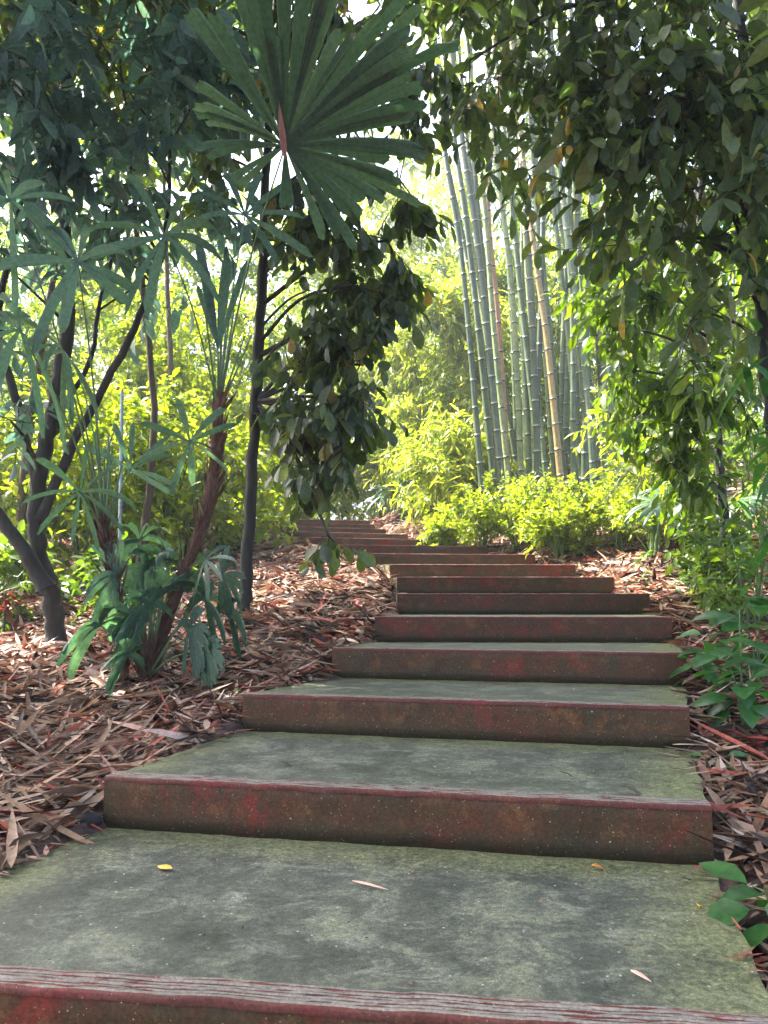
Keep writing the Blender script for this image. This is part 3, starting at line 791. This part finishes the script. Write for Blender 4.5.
# fan palms further back
def small_palm(label, base, h, R, nf, mat='palm'):
    fr = []
    for q in range(nf):
        a = q / nf * 6.28 + random.uniform(-.3, .3); o = np.array([math.cos(a), math.sin(a), 0])
        hp = base + o * h * random.uniform(.35, .6) + UP * h * random.uniform(.6, 1.1)
        fr.append((hp, norm(o + UP * .2), norm(UP + o * .3 - np.array([0, .5, 0])), rhapis_segs(12, R, R * .16, 2.2), 2, .4, .6))
    return fan_palm(label, [base, base + UP * h * .1, base + UP * h * .3], .03, fr, shag=False)
small_palm('small sunlit fan palm at the left edge of the top steps', G(402, 0, 15.3) + [-.0, 0, 0], .7, .5, 7)
small_palm('small fan palm hanging over the right bank under the dark tree', G(705, 0, 7.2) , .95, .4, 6)

# --- slender dark tree right of the palms, heavy leaves over the stairs
def pp(*a): return [P(*q) for q in a]
leafB = dict(L=.17, W=.082, shape='obovate', droop=1.25, n=8, twig=.36, rise=-.5, curl=.2, jitter=.3, tr=.004)
tb = G(245, 0, 6.6)
stB = [([tb - UP * .05, P(247, 560, 6.6), P(256, 400, 6.6), P(262, 290, 6.55), P(267, 160, 6.5), P(276, 20, 6.4), P(285, -160, 6.3)], .062, .03)]
clB = [(P(312, 235, 6.2), (.3, .4, .3), 15), (P(308, 290, 6.2), (.25, .35, .25), 11), (P(306, 365, 6.2), (.25, .35, .3), 14), (P(360, 400, 6), (.22, .3, .3), 16), (P(288, 420, 6.3), (.25, .3, .3), 12), (P(405, 300, 5.9), (.2, .3, .2), 10), (P(360, 365, 5.9), (.25, .3, .25), 16), (P(335, 215, 5.9), (.45, .4, .35), 34), (P(388, 240, 5.9), (.34, .35, .28), 26), (P(352, 285, 6), (.5, .4, .25), 32), (P(310, 330, 6.1), (.4, .35, .3), 24), (P(350, 345, 6), (.3, .3, .28), 26),
       (P(318, 395, 6), (.42, .35, .3), 34), (P(345, 430, 5.9), (.24, .3, .3), 22), (P(300, 455, 6.2), (.28, .3, .26), 14), (P(322, 490, 6), (.2, .2, .22), 11),
       (P(328, 535, 5.9), (.1, .12, .16), 4), (P(310, 160, 6), (.5, .4, .4), 26), (P(215, 175, 6.8), (.4, .4, .4), 14), (P(190, 150, 6.4), (.5, .5, .5), 20), (P(400, 180, 5.8), (.3, .3, .3), 18),
       (P(330, 60, 6), (.8, .7, .6), 60), (P(230, 60, 6.2), (.8, .8, .6), 60), (P(410, 60, 5.6), (.45, .5, .6), 36), (P(300, -80, 6.2), (1.3, 1.2, .7), 90), (P(420, -120, 5.6), (1.0, 1.0, .6), 60)]
clB = [(c_, r_, int(n_ * .75)) for c_, r_, n_ in clB]
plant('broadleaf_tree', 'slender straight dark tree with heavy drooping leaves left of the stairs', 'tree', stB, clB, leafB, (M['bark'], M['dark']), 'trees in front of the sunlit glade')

# --- forked dark tree at far left
leafA = dict(L=.19, W=.075, shape='oval', droop=.6, n=8, twig=.4, rise=-.1, curl=.2)
ba = G(62, 0, 6.4)
stA = [([ba - UP * .05, P(52, 600, 6.3), P(38, 555, 6.1), P(40, 480, 6), P(58, 390, 5.9), P(70, 290, 5.8), P(62, 180, 5.6), P(70, 40, 5.4), P(80, -120, 5.3)], .085, .028),
       ([P(46, 588, 6), P(10, 530, 5.9), P(-40, 470, 5.8), P(-110, 380, 5.6), P(-160, 220, 5.4)], .06, .03),
       ([P(40, 520, 6), P(75, 440, 5.95), P(110, 375, 5.9), P(142, 310, 5.8), P(165, 240, 5.7), P(170, 130, 5.6)], .042, .015),
       ([P(40, 500, 6), P(16, 400, 5.9), P(-2, 320, 5.8), P(20, 200, 5.6), P(10, 60, 5.4)], .038, .018),
       ([P(50, 430, 6), P(90, 360, 6.1), P(100, 300, 6.2), P(130, 180, 6.2), P(120, 60, 6)], .022, .01)]
clA = []
for px, py, D, r, n in ((30, 60, 4.6, .55, 46), (100, 40, 4.8, .6, 50), (170, 60, 5.2, .6, 46), (60, 130, 4.8, .5, 34), (130, 130, 5.2, .5, 34), (190, 110, 5.4, .45, 26), (20, 180, 4.8, .4, 22),
                        (90, 200, 5.2, .4, 20), (150, 190, 5.4, .38, 18), (110, 250, 5.6, .35, 12), (185, 200, 5.6, .4, 14), (-60, 100, 4.8, .9, 60), (-60, 300, 5.4, .5, 24), (10, 270, 5.2, .35, 14),
                        (30, -100, 5, .9, 80), (160, -100, 5, .9, 80), (-120, -80, 5, 1.0, 70), (10, 420, 5.2, .25, 9), (150, 285, 6.2, .35, 9)):
    clA.append((P(px, py, D), (r * 1.25, r, r * .9), int(n * .6)))
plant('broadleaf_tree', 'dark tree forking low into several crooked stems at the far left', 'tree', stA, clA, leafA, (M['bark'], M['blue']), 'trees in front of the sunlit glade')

# --- tree at the right edge whose big olive leaves hang over the upper right
leafC = dict(L=.165, W=.066, shape='obovate', droop=.75, n=7, twig=.4, rise=-.2, curl=.25, tr=.004)
bc = G(800, 0, 4.6)
stC = [([bc - UP * .05, P(788, 560, 4.6), P(770, 400, 4.6), P(760, 280, 4.5), P(757, 160, 4.4), P(742, 20, 4.3), P(730, -150, 4.2)], .05, .028),
       ([P(762, 300, 4.5), P(720, 180, 4.3), P(660, 110, 4.1), P(580, 60, 4.0)], .022, .008),
       ([P(742, 20, 4.3), P(680, -10, 4), P(560, 10, 4.2), P(470, 60, 4.4)], .022, .007)]
clC = []
for px, py, D, r, n in ((500, 20, 4.4, .34, 15), (570, 20, 4.2, .4, 22), (640, 20, 3.9, .45, 40), (720, 20, 3.9, .45, 36), (560, 75, 4.3, .34, 15), (620, 85, 4.0, .38, 32), (690, 90, 3.8, .4, 36), (750, 90, 4.0, .4, 28),
                        (600, 150, 4.2, .32, 18), (660, 160, 4.0, .38, 30), (720, 180, 4.0, .36, 28), (765, 190, 4.0, .36, 20), (570, 130, 4.4, .28, 10), (500, 70, 4.6, .28, 9), (690, 240, 4.3, .34, 22), (640, 225, 4.4, .28, 16),
                        (740, 270, 4.3, .34, 20), (700, 310, 4.4, .3, 14), (455, 15, 4.8, .3, 16), (470, 145, 5.0, .2, 7), (520, 175, 4.9, .2, 7), (450, 110, 5, .2, 7),
                        (640, -90, 3.9, .8, 70), (500, -110, 4.2, .7, 50), (780, -60, 4, .8, 50), (850, 100, 4.2, .7, 40), (840, 300, 4.4, .6, 30)):
    clC.append((P(px, py, D), (r * 1.2, r, r * .85), int(n * (.95 if py < 130 else .78))))
plant('broadleaf_tree', 'tree at the right edge with big olive leaves and a few orange ones', 'tree', stC, clC, leafC, (M['bark'], M['olive']), 'trees in front of the sunlit glade')

# --- slim tree behind it on the bank
leafD = dict(L=.15, W=.05, shape='oval', droop=.9, n=8, twig=.36, rise=-.4, curl=.2)
bd = G(728, 0, 6.4)
stD = [([bd - UP * .05, P(724, 520, 6.4), P(717, 430, 6.4), P(712, 330, 6.3), P(700, 220, 6.2), P(705, 60, 6.1)], .045, .02),
       ([P(712, 330, 6.3), P(670, 290, 6.1), P(640, 250, 6)], .012, .006)]
clD = []
for px, py, D, r, n in ((640, 330, 6, .35, 22), (670, 300, 6, .35, 24), (620, 290, 6.1, .3, 16), (660, 400, 6, .34, 24), (690, 360, 6, .35, 22), (630, 370, 6.1, .25, 12), (700, 440, 6, .35, 22), (665, 460, 6.1, .3, 16), (740, 400, 6, .4, 26),
                        (760, 330, 6, .4, 20), (720, 500, 6, .25, 10), (730, 240, 6.3, .5, 30), (640, 210, 6.4, .4, 20), (600, 320, 6.4, .2, 6)):
    clD.append((P(px, py, D), (r * 1.1, r, r), int(n * 1.4)))
plant('broadleaf_tree', 'slim tree with hanging narrow green leaves standing on the right bank', 'tree', stD, clD, leafD, (M['bark'], M['green']), 'trees in front of the sunlit glade')

# --- canopy tree added to shade the lower steps (trunk off to the left of the view)
leafO = dict(L=.2, W=.09, shape='oval', droop=.4, n=8, twig=.5, rise=0, curl=.2)
bo = np.array([-4.6, 4.3, float(ground_z(-4.6, 4.3))])
stO = [([bo - UP * .05, bo + [.1, 0, 2], bo + [.4, .1, 4.2], bo + [1.4, .4, 5.6], bo + [3.0, .8, 6.4]], .13, .05), ([bo + [.3, .1, 3.6], bo + [-.6, 1, 5.2], bo + [-.5, 2.4, 6.4]], .07, .04),
       ([bo + [1.4, .4, 5.6], bo + [2.2, 1.8, 6.3], bo + [3.4, 3.4, 6.9]], .05, .02)]
clO = []
for x in np.arange(-3.5, 1.8, 1.4):
    for y in np.arange(.5, 6.8, 1.4):
        z = 5.9 + .4 * random.random() + (y - 3) * .12
        clO.append(((x + random.gauss(0, .2), y + random.gauss(0, .2), z), (.95, .95, .45), 52))
_az, _el = math.radians(-62), math.radians(56)
_sd = np.array([math.sin(_az) * math.cos(_el), math.cos(_az) * math.cos(_el), math.sin(_el)])
for tx in np.arange(-2.2, 2.4, .75):  # clumps placed up the sun direction so their shadow covers the treads
    for ty in np.arange(.6, 7.0, .8):
        k_ = (6.7 - .6) / _sd[2]
        c_ = np.array([tx, ty, .6]) + _sd * (k_ + random.uniform(-.4, .5))
        clO.append((c_, (.8, .8, .4), 30))
for tx in np.arange(-1.5, 1.6, .5):  # second added layer, blocking leftover sun spots on the lowest treads
    for ty in np.arange(1.2, 3.6, .5):
        clO.append((np.array([tx, ty, .3]) + _sd * (8.2 + random.uniform(-.5, .5)), (.6, .6, .35), 26))
plant('shade_tree', 'tall spreading tree added left of the path, out of view, to shade the lower steps', 'tree', stO, clO, leafO, (M['bark'], M['dark']), 'trees in front of the sunlit glade')

# --- bamboo clump
def culm(label, pts, r, mat, seed, foliage=True, group='bamboo culms of the tall clump'):
    pts = [np.asarray(p, float) for p in pts]
    path = smooth_path(pts, 60)
    seg = np.linalg.norm(np.diff(path, axis=0), axis=1); s = np.concatenate([[0], np.cumsum(seg)])
    total = s[-1]; internode = random.uniform(.38, .5)
    pos = []; rad = []; att = []
    nn = int(total / internode)
    for q in range(nn):
        for f, k in ((.0, 1.0), (.1, .96), (.5, .95), (.9, .96), (.955, 1.0), (.975, 1.13), (.99, 1.04)):
            t = (q + f) * internode
            pos.append([np.interp(t, s, path[:, c]) for c in range(3)]); rad.append(k * r * (1 - .45 * t / total)); att.append(q + f)
    root = thing('bamboo_culm', label, 'bamboo', pts[0], group)
    mb = MB(); tube(mb, np.array(pos), rad, 10, 0, np.array(att)); mb.build('culm', mat, root, attr='node_pos')
    if foliage:
        lm = MB(); sm = lm
        nt = 22; t = rng.uniform(.6, 1, nt) * total
        tp = np.stack([np.interp(t, s, path[:, c]) for c in range(3)], 1)
        td = norm(rand_dirs(nt) * [1, 1, .3] + UP * .2); tl = rng.uniform(.3, .9, nt)
        twig_leaves(lm, sm, tp, td, tl, 9, .17, .022, 'lance', droop=.9, jitter=.5)
        lm.build('foliage', M['bamboo_leaf'], root)
    return root
def cpts(D, *px):
    b = G(px[0][0], 0, D); out = [b - UP * .1]
    for q in px[1:]: out.append(P(q[0], q[1], D + (475 - q[1]) / 475 * .3))
    # carry on above the frame
    d = out[-1] - out[-2]; out.append(out[-1] + norm(d) * 2.2 + [0, 0, .3]); out.append(out[-1] + norm(d) * 1.8 + [random.uniform(-.4, .2), random.uniform(-.3, .1), -.1])
    return out
spec = [
    ('leftmost bamboo culm, leaning out of the clump towards the path', 11.6, [(487, 475), (463, 270), (445, 150), (432, 0)], 'culm', .052),
    ('leaning green culm second from the left edge of the clump', 11.7, [(500, 475), (471, 260), (452, 120), (439, 0)], 'culm', .058),
    ('leaning green culm third from the left edge of the clump', 11.5, [(508, 475), (481, 270), (461, 130), (446, 0)], 'culm', .06),
    ('green culm close behind the three leaning ones, bowed at mid height', 11.9, [(514, 475), (494, 330), (484, 200), (466, 30)], 'culm', .055),
    ('dry reddish culm rising between green ones in the left half of the clump', 12.0, [(512, 475), (498, 320), (488, 200), (500, 80), (506, 0)], 'culm_red', .055),
    ('upright culm just right of the reddish one', 11.8, [(524, 475), (513, 300), (498, 170), (482, 0)], 'culm', .052),
    ('straight thick culm at the middle of the clump', 11.7, [(541, 475), (531, 300), (522, 150), (512, 0)], 'culm', .062),
    ('yellow dead culm slanting in front at the middle of the clump', 11.4, [(566, 475), (548, 350), (537, 270), (522, 150), (508, 0)], 'culm_yellow', .055),
    ('grey green culm just right of the middle, crossing behind the yellow one', 12.1, [(534, 475), (541, 300), (545, 150), (552, 0)], 'culm', .055),
    ('slanting culm at the right side leaning right at its foot', 11.6, [(596, 480), (588, 400), (570, 250), (552, 100), (545, 0)], 'culm', .05),
    ('bright culm with a pale foot at the right edge of the clump', 11.5, [(607, 480), (612, 400), (600, 280), (585, 150), (570, 0)], 'culm', .05),
]
for i_, (lb, D, px, mt, r) in enumerate(spec):
    culm(lb, cpts(D, *px), r, M[mt], i_)
shared = 'green bamboo culm deep inside the tall clump'
for i_ in range(26):
    x0 = 498 + 120 * (i_ + random.random()) / 26; D = random.uniform(12.2, 13.8)
    xt = x0 - random.uniform(-30, 60) - (30 if x0 < 540 else 0)
    culm(shared, cpts(D, (x0, 475), (x0 * .6 + xt * .4 + random.gauss(0, 3), 300), (xt * .75 + x0 * .25 + random.gauss(0, 3), 150), (xt, 0)), random.uniform(.046, .068), M['culm'], i_)

# --- shrubs
def shrub(name, label, base, w, h, d, ntw, leaf, mat, group, cat='shrub', stem='stem', nst=5, clumps=None):
    base = np.asarray(base, float); sts = []
    for q in range(nst):
        a = random.uniform(0, 6.28); k = random.uniform(.3, .8)
        e = base + [math.cos(a) * w * k * .5, math.sin(a) * d * k * .5, h * random.uniform(.6, .9)]
        sts.append(([base + [random.gauss(0, .03), random.gauss(0, .03), -.03], (base + e) / 2 + [random.gauss(0, .04), 0, .05 * h], e], .008 + .006 * h, .004))
    cl = clumps or []
    if not cl:
        nc = max(4, int(5 * w * d * h) + 3)
        for q in range(nc):
            a = random.uniform(0, 6.28); k = math.sqrt(random.random())
            c = base + [math.cos(a) * w * .42 * k, math.sin(a) * d * .42 * k, h * (.25 + .55 * random.random() * (1 - .3 * k))]
            rr = min(w, h) * .32
            cl.append((c, (rr * 1.1, rr, rr * .9), max(4, ntw // nc)))
    return plant(name, label, cat, sts, cl, leaf, (M[stem], M[mat]), group, parts=('stems', 'foliage'), base=base, sides=5)

leafH = dict(L=.075, W=.034, shape='oval', droop=.1, n=9, twig=.2, rise=.5, curl=.2, tr=.0022)
hl = ['sunlit shrub at the left tip of the low hedge beside the upper steps', 'sunlit shrub second from the left in the low hedge under the bamboo', 'full sunlit shrub in front of the leaning culms',
      'sunlit shrub below the yellow dead culm', 'bright shrub in the hedge below the right half of the bamboo', 'yellow green shrub in front of the pale footed culm', 'half shaded shrub at the right end of the low hedge', 'low sunlit shrub in front, nearest the steps']
for q, (px, D, w, h) in enumerate(((455, 11.3, .8, .75), (482, 10.9, .9, .85), (515, 10.5, 1.0, .95), (548, 10.1, 1.0, .95), (582, 9.7, 1.1, .95), (618, 9.3, 1.1, .95), (655, 8.7, 1.1, .9), (560, 9.4, .8, .6))):
    shrub('hedge_shrub', hl[q], G(px, 0, D), w, h * 1.1, 1.0, 260, leafH, 'lime', 'low hedge shrubs under the bamboo', nst=7)
leafS = dict(L=.085, W=.04, shape='oval', droop=.3, n=8, twig=.24, rise=.3, curl=.2, tr=.0025)
shrub('bank_shrub', 'dark small-leaved shrub beside the right ends of the middle steps', G(700, 0, 6.0), .9, .75, .8, 90, leafS, 'green', 'shrubs on the right bank')
shrub('bank_shrub', 'shaded shrub at the right edge, behind the broad leaved seedlings', G(752, 0, 5.6), .9, 1.0, .8, 90, leafS, 'green', 'shrubs on the right bank')
shrub('bank_shrub', 'leafy shrub between the hedge and the slim tree', G(690, 0, 7.6), 1.2, 1.1, 1, 110, leafS, 'green', 'shrubs on the right bank')
shrub('bank_shrub', 'tall green shrub at the right edge behind the tree trunk', G(770, 0, 7.8), 1.6, 2.2, 1.4, 200, leafS, 'green', 'shrubs on the right bank')
shrub('bank_shrub', 'loose sunlit sapling spraying bright leaves before the right culms', G(655, 0, 8.4), 1.2, 2.5, 1.0, 90, dict(leafS, L=.13, W=.04, droop=.3), 'lime', 'shrubs on the right bank')

# broad leaved seedlings, right foreground
def seedling(label, base, stems, L, W, mat='vivid', group='broad leaved seedlings'):
    root = thing('seedling', label, 'seedling', base, group); sm = MB(); lm = MB()
    for hx, hy, hz, n in stems:
        tip = base + np.array([hx, hy, hz])
        path = smooth_path([base, base + np.array([hx * .3, hy * .3, hz * .65]), tip], 10); tube(sm, path, np.linspace(.005, .0025, 10), 5)
        for q in range(n):
            t = 1 - q * .11; p = path[max(2, int(t * 9))]; a = q * 2.4 + hx * 9
            d = np.array([math.cos(a), math.sin(a), .25 - .1 * q]); d = norm(d)
            b2 = p + d * .05; sticks(sm, [p], [b2], .0018)
            leaves(lm, b2[None], d[None], np.array([[0, -.25, 1.0]]) + rng.normal(0, .15, (1, 3)), L * random.uniform(.7, 1.1), W * random.uniform(.8, 1.1), 'oval', .25, .3)
    sm.build('stems', M['stem'], root); lm.build('foliage', M[mat], root)
b = np.array([.97, 2.02, float(ground_z(.97, 2.02))])
seedling('broad leaved seedling at the lower right beside the bottom step', b, [(-.03, -.02, .17, 6), (.05, .03, .13, 5)], .14, .08)
seedling('tall broad leaved seedling at the right between the third and fourth steps', G(735, 0, 3.5), [(-.12, 0, .4, 8), (.03, .05, .55, 8), (.12, 0, .35, 7), (-.05, -.1, .25, 6)], .16, .09)
seedling('broad leaved seedling touching the right end of the fourth step', G(700, 0, 4.1), [(-.08, -.05, .16, 7), (.1, 0, .2, 7), (.0, -.1, .3, 6)], .16, .09)
seedling('broad leaved seedling with taller stem at the right edge of the picture', G(752, 0, 4.1), [(0, 0, .55, 9), (-.12, 0, .45, 8), (.1, 0, .7, 9)], .17, .09)
seedling('small seedling under the right end of the third step', G(706, 0, 3.1), [(0, 0, .05, 3)], .08, .035)
b = on_plane(222, 721, top(1) + .0); b[2] = float(ground_z(b[0], b[1])) + .02
seedling('tiny pale green seedling alone in the litter left of the third step', b, [(0, 0, .06, 2)], .06, .045)
# long narrow leaves leaning in from the right edge
lm = MB(); sm = MB(); rt = thing('sword_leaf_plant', 'tall plant with long drooping fresh green leaves at the right edge', 'plant', G(782, 0, 4.4))
for q in range(5):
    bz = G(782, 0, 4.4); tip = P(752 + q * 9, 190 + q * 85, 4.3)
    tube(sm, smooth_path([bz, (bz + tip) / 2 + [.1, 0, .1], tip], 12), np.linspace(.01, .004, 12), 5)
    n = 11; a = rng.uniform(0, 6.28, n)
    leaves(lm, np.tile(tip, (n, 1)) + rng.normal(0, .08, (n, 3)), np.stack([np.cos(a), np.sin(a), rng.uniform(-.5, .25, n)], 1), np.tile(UP, (n, 1)) + rng.normal(0, .2, (n, 3)), rng.uniform(.3, .5, n), rng.uniform(.045, .07, n), 'lance', .2, .5)
sm.build('stems', M['stem'], rt); lm.build('foliage', M['vivid'], rt)

# --- sunlit thicket at the bend of the stairs
leafT = dict(L=.22, W=.045, shape='lance', droop=.7, n=10, twig=.5, rise=.3, curl=.3, jitter=.45, tr=.004)
def thicket(label, px, D, w, h, d, nt, mat='bamboo_leaf', leaf=leafT, group='sunlit bamboo bushes behind the bend', cat='bush', name='bamboo_bush', zoff=0):
    b = G(px, 0, D); sts = []; cl = []
    for q in range(9):
        a = random.uniform(0, 6.28); e = b + [math.cos(a) * w * .4, math.sin(a) * d * .4, h * random.uniform(.7, 1)]
        sts.append(([b + [random.gauss(0, .12), random.gauss(0, .12), -.05], (b + e) / 2 + [0, 0, h * .12], e], .02, .006))
    nc = int(10 * max(w, 1) * max(h, 1) ** .5)
    for q in range(nc):
        f = (q + .5) / nc; zz = h * (.06 + .94 * f)
        k = math.sqrt(random.random()) * (1 - .5 * f ** 2); a = random.uniform(0, 6.28)
        k2 = random.uniform(.55, 1.5)
        cl.append((b + [math.cos(a) * w * .6 * k + random.gauss(0, .15), math.sin(a) * d * .5 * k, zz], (.5 * k2, .5 * k2, .4 * k2), int(nt / nc * k2 ** 1.5)))
    plant(name, label, cat, sts, cl, leaf, (M['stem'], M[mat]), group, parts=('stems', 'foliage'), base=b, sides=5)
thicket('tall sunlit bamboo bush left of the leaning culms', 440, 15.5, 2.1, 4.6, 1.8, 1500)
thicket('bright bamboo bush right behind the top steps', 385, 18.5, 3.0, 4.0, 1.8, 1200)
thicket('pale high bamboo bush far behind the bend', 420, 21, 4.5, 9.5, 2.4, 1900)
thicket('sunlit bamboo bush hiding the foot of the clump from behind', 520, 16.5, 3.0, 5.0, 1.8, 900)
thicket('low glossy bush on the right of the top steps', 452, 13.2, 1.1, 1.5, 1.0, 420)
thicket('tall shaded bush filling the gaps behind the clump', 560, 16.5, 4.0, 9.0, 1.8, 1100, 'green', dict(leafT, L=.2, W=.05))
thicket('bamboo bush in the shade behind the right culms', 640, 15, 3.0, 5.5, 1.8, 620)
thicket('tall bush behind the slim tree at the right', 740, 12.5, 3.0, 5.5, 1.8, 620, 'green', dict(leafT, L=.18, W=.06, shape='oval'))

# left: undergrowth in the sun behind the palms
leafU = dict(L=.14, W=.065, shape='oval', droop=.35, n=8, twig=.4, rise=.15, curl=.25, tr=.004)
ul = ['wide sunlit bush at the far left behind the forked tree', 'lime green bush between the forked tree and the palms', 'sunlit bush seen straight behind the shaggy palm trunk', 'bright yellow green bush beside the straight dark trunk',
      'tall bush rising behind the left palms', 'high lime bush behind the straight dark trunk', 'sunny bush left of the highest steps', 'tall pale bush at the far left', 'leaning bush over the far end of the litter slope', 'tall pale green tree-high bush at the far left background', 'tall bush in the background above the left palms', 'tall bush in the background just left of the straight trunk', 'high bush in the background right of the straight trunk']
for q, (px, D, w, h, nt) in enumerate(((10, 10, 2.6, 2.2, 300), (80, 9.5, 2.0, 2.3, 280), (165, 10.5, 2.2, 2.2, 300), (203, 11.5, 1.7, 2.0, 230), (110, 13, 3.2, 4.4, 460), (195, 15, 3.2, 4.6, 440), (290, 17.5, 2.6, 2.6, 300), (-20, 13, 3, 4.6, 400),
                                       (150, 13, 2.4, 3.0, 300), (40, 18, 4.5, 8, 620), (130, 19, 4.5, 8.5, 620), (215, 19.5, 4.5, 8.5, 620), (300, 21, 4.5, 9, 620))):
    thicket(ul[q], px, D, w, h, 1.8, int(nt * 1.9), 'lime' if q not in (7, 9, 11) else 'green', leafU, 'sunlit undergrowth on the left', name='bush')
shrub('bush', 'shaded bush low at the far left behind the forked trunk', G(-10, 0, 7.6), 1.6, .9, 1.0, 120, dict(leafU, L=.16), 'green', 'sunlit undergrowth on the left')
shrub('bush', 'low green bush at the foot of the forked tree', G(115, 0, 7.4), 1.1, .55, .8, 60, dict(leafU, L=.14), 'green', 'sunlit undergrowth on the left')

# slim background trunks on the left
def pole_tree(label, px, D, lean, r, mat='bark2', H_=7, px_clumps=()):
    b = G(px, 0, D); t = b + [lean, random.gauss(0, .3), H_]
    sts = [([b - UP * .05, b + (t - b) * .3 + [random.gauss(0, .08), 0, 0], b + (t - b) * .65 + [random.gauss(0, .1), 0, 0], t], r, r * .4)]
    cl = [(t + [random.gauss(0, .7), random.gauss(0, .5), random.gauss(0, .5)], (.9, .9, .6), 50) for q in range(3)]
    plant('young_tree', label, 'tree', sts, cl, dict(L=.2, W=.08, shape='oval', n=8, twig=.5, droop=.5), (M[mat], M['green']), 'slim trees standing among the undergrowth')
pole_tree('slim brown tree trunk just right of the forked tree', 138, 8.6, -.35, .05)
pole_tree('slim trunk at the far left behind the forked tree', 20, 9, .3, .06)
pole_tree('slim trunk behind the leaning palm', 180, 12, -.6, .06)
pole_tree('slim brown trunk on the right bank among the dark leaves', 700, 8.4, .3, .05)

# grey pipe standing among the palms
mb = MB(); b = G(122, 0, 5.3); t = P(122, 392, 5.3)
tube(mb, smooth_path([b - UP * .1, (b + t) / 2, t], 14), .0125, 12)
tube(mb, [t, t + UP * .012], [.0125, .001], 12)
root = thing('metal_pipe', 'thin grey upright pipe standing between the palm stems', 'pipe', b)
mb.build('tube', plain_mat('galvanised', (.22, .25, .25), .4, (.32, .36, .35), metallic=.6), root)
mb = MB(); c = P(123, 505, 5.3); tube(mb, [c - UP * .02, c + UP * .02], .017, 12); mb.build('coupling', plain_mat('coupling', (.05, .05, .05)), root)

# red cordyline at the far left
rt = thing('cordyline', 'red leaved plant at the far left edge behind the forked tree', 'plant', G(8, 0, 7)); sm = MB(); lm = MB()
b = G(8, 0, 7); tube(sm, [b - UP * .03, b + UP * .4], [.012, .008], 6); n = 26; a = rng.uniform(0, 6.28, n)
leaves(lm, np.tile(b, (n, 1)) + np.stack([0 * a, 0 * a, rng.uniform(.2, .42, n)], 1), np.stack([np.cos(a), np.sin(a), rng.uniform(-.4, .8, n)], 1), np.tile(UP, (n, 1)), rng.uniform(.2, .34, n), .04, 'lance', .3, .4)
sm.build('stem', M['bark2'], rt); lm.build('foliage', leaf_mat('red_leaf', [(0, (.12, .02, .02)), (1, (.2, .06, .04))], trans=.2, tcol=(1.5, 1.2, 1)), rt)

# --- far woodland (stuff)
lm = MB()
n = 9500
px = rng.uniform(-36, 36, n); py = rng.uniform(22, 42, n)
hgt = 12.5 + 3.5 * np.sin(px * .37 + 1) + 2 * np.sin(px * .9) + rng.normal(0, 1, n)
pz = ground_z(px, py) + rng.uniform(0, 1, n) ** .8 * hgt
tp = np.stack([px, py, pz], 1)
twig_leaves(lm, None, tp, rand_dirs(n), rng.uniform(.5, 1.2, n), 9, .36, .17, 'blob', droop=.3, jitter=.5)
wd = lm.build('woodland', M['far']); tag(wd, 'far bright woodland foliage closing the view behind the glade', 'woodland', kind='stuff')

# ------------------------------------------------------------------ light
SUN_EL, SUN_AZ = math.radians(56), math.radians(-62)     # azimuth from +Y, negative = left of the view
sd = Vector((math.sin(SUN_AZ) * math.cos(SUN_EL), math.cos(SUN_AZ) * math.cos(SUN_EL), math.sin(SUN_EL)))
sun = bpy.data.lights.new('sun', 'SUN'); sun.energy = 5; sun.angle = math.radians(.5); sun.color = (1, .95, .86)
so = bpy.data.objects.new('sun', sun); col.objects.link(so); so.rotation_euler = sd.to_track_quat('Z', 'Y').to_euler()
world = bpy.data.worlds.new('World'); scene.world = world; world.use_nodes = True
nt = world.node_tree; nt.nodes.clear()
sky = nt.nodes.new('ShaderNodeTexSky'); sky.sky_type = 'NISHITA'; sky.sun_disc = False
sky.sun_elevation = SUN_EL; sky.sun_rotation = SUN_AZ
sky.dust_density = 5.0; sky.air_density = .8; sky.ozone_density = .3
bg = nt.nodes.new('ShaderNodeBackground'); bg.inputs[1].default_value = .15
wo = nt.nodes.new('ShaderNodeOutputWorld')
nt.links.new(sky.outputs[0], bg.inputs[0]); nt.links.new(bg.outputs[0], wo.inputs[0])
vs = scene.view_settings
vs.view_transform = 'Standard'; vs.look = 'None'; vs.gamma = 1; vs.use_curve_mapping = False; vs.exposure = 2.75
scene.cycles.max_bounces = 7; scene.cycles.diffuse_bounces = 4; scene.cycles.transmission_bounces = 5; scene.cycles.glossy_bounces = 2
scene.cycles.use_denoising = True
scene.cycles.sample_clamp_indirect = 6

# ------------------------------------------------------------------ air
HAZE = .0022
hm, hnt, hnd, hlk = new_mat('air')
pv = hnd.new('ShaderNodeVolumePrincipled'); pv.inputs['Color'].default_value = (.9, .95, 1, 1); pv.inputs['Density'].default_value = HAZE; pv.inputs['Anisotropy'].default_value = .3
ho = hnd.new('ShaderNodeOutputMaterial'); hlk.new(pv.outputs[0], ho.inputs['Volume'])
x0, x1, y0, y1, z0, z1 = -72, 72, -17, 77, float(Z.min()) - 1, 26
bv = [(x, y, z) for z in (z0, z1) for y in (y0, y1) for x in (x0, x1)]
bq = [(0, 2, 3, 1), (4, 5, 7, 6), (0, 1, 5, 4), (2, 6, 7, 3), (0, 4, 6, 2), (1, 3, 7, 5)]
hz = build('haze', bv, bq, hm, smooth=False); tag(hz, 'thin bright air veiling the glade', kind='stuff')
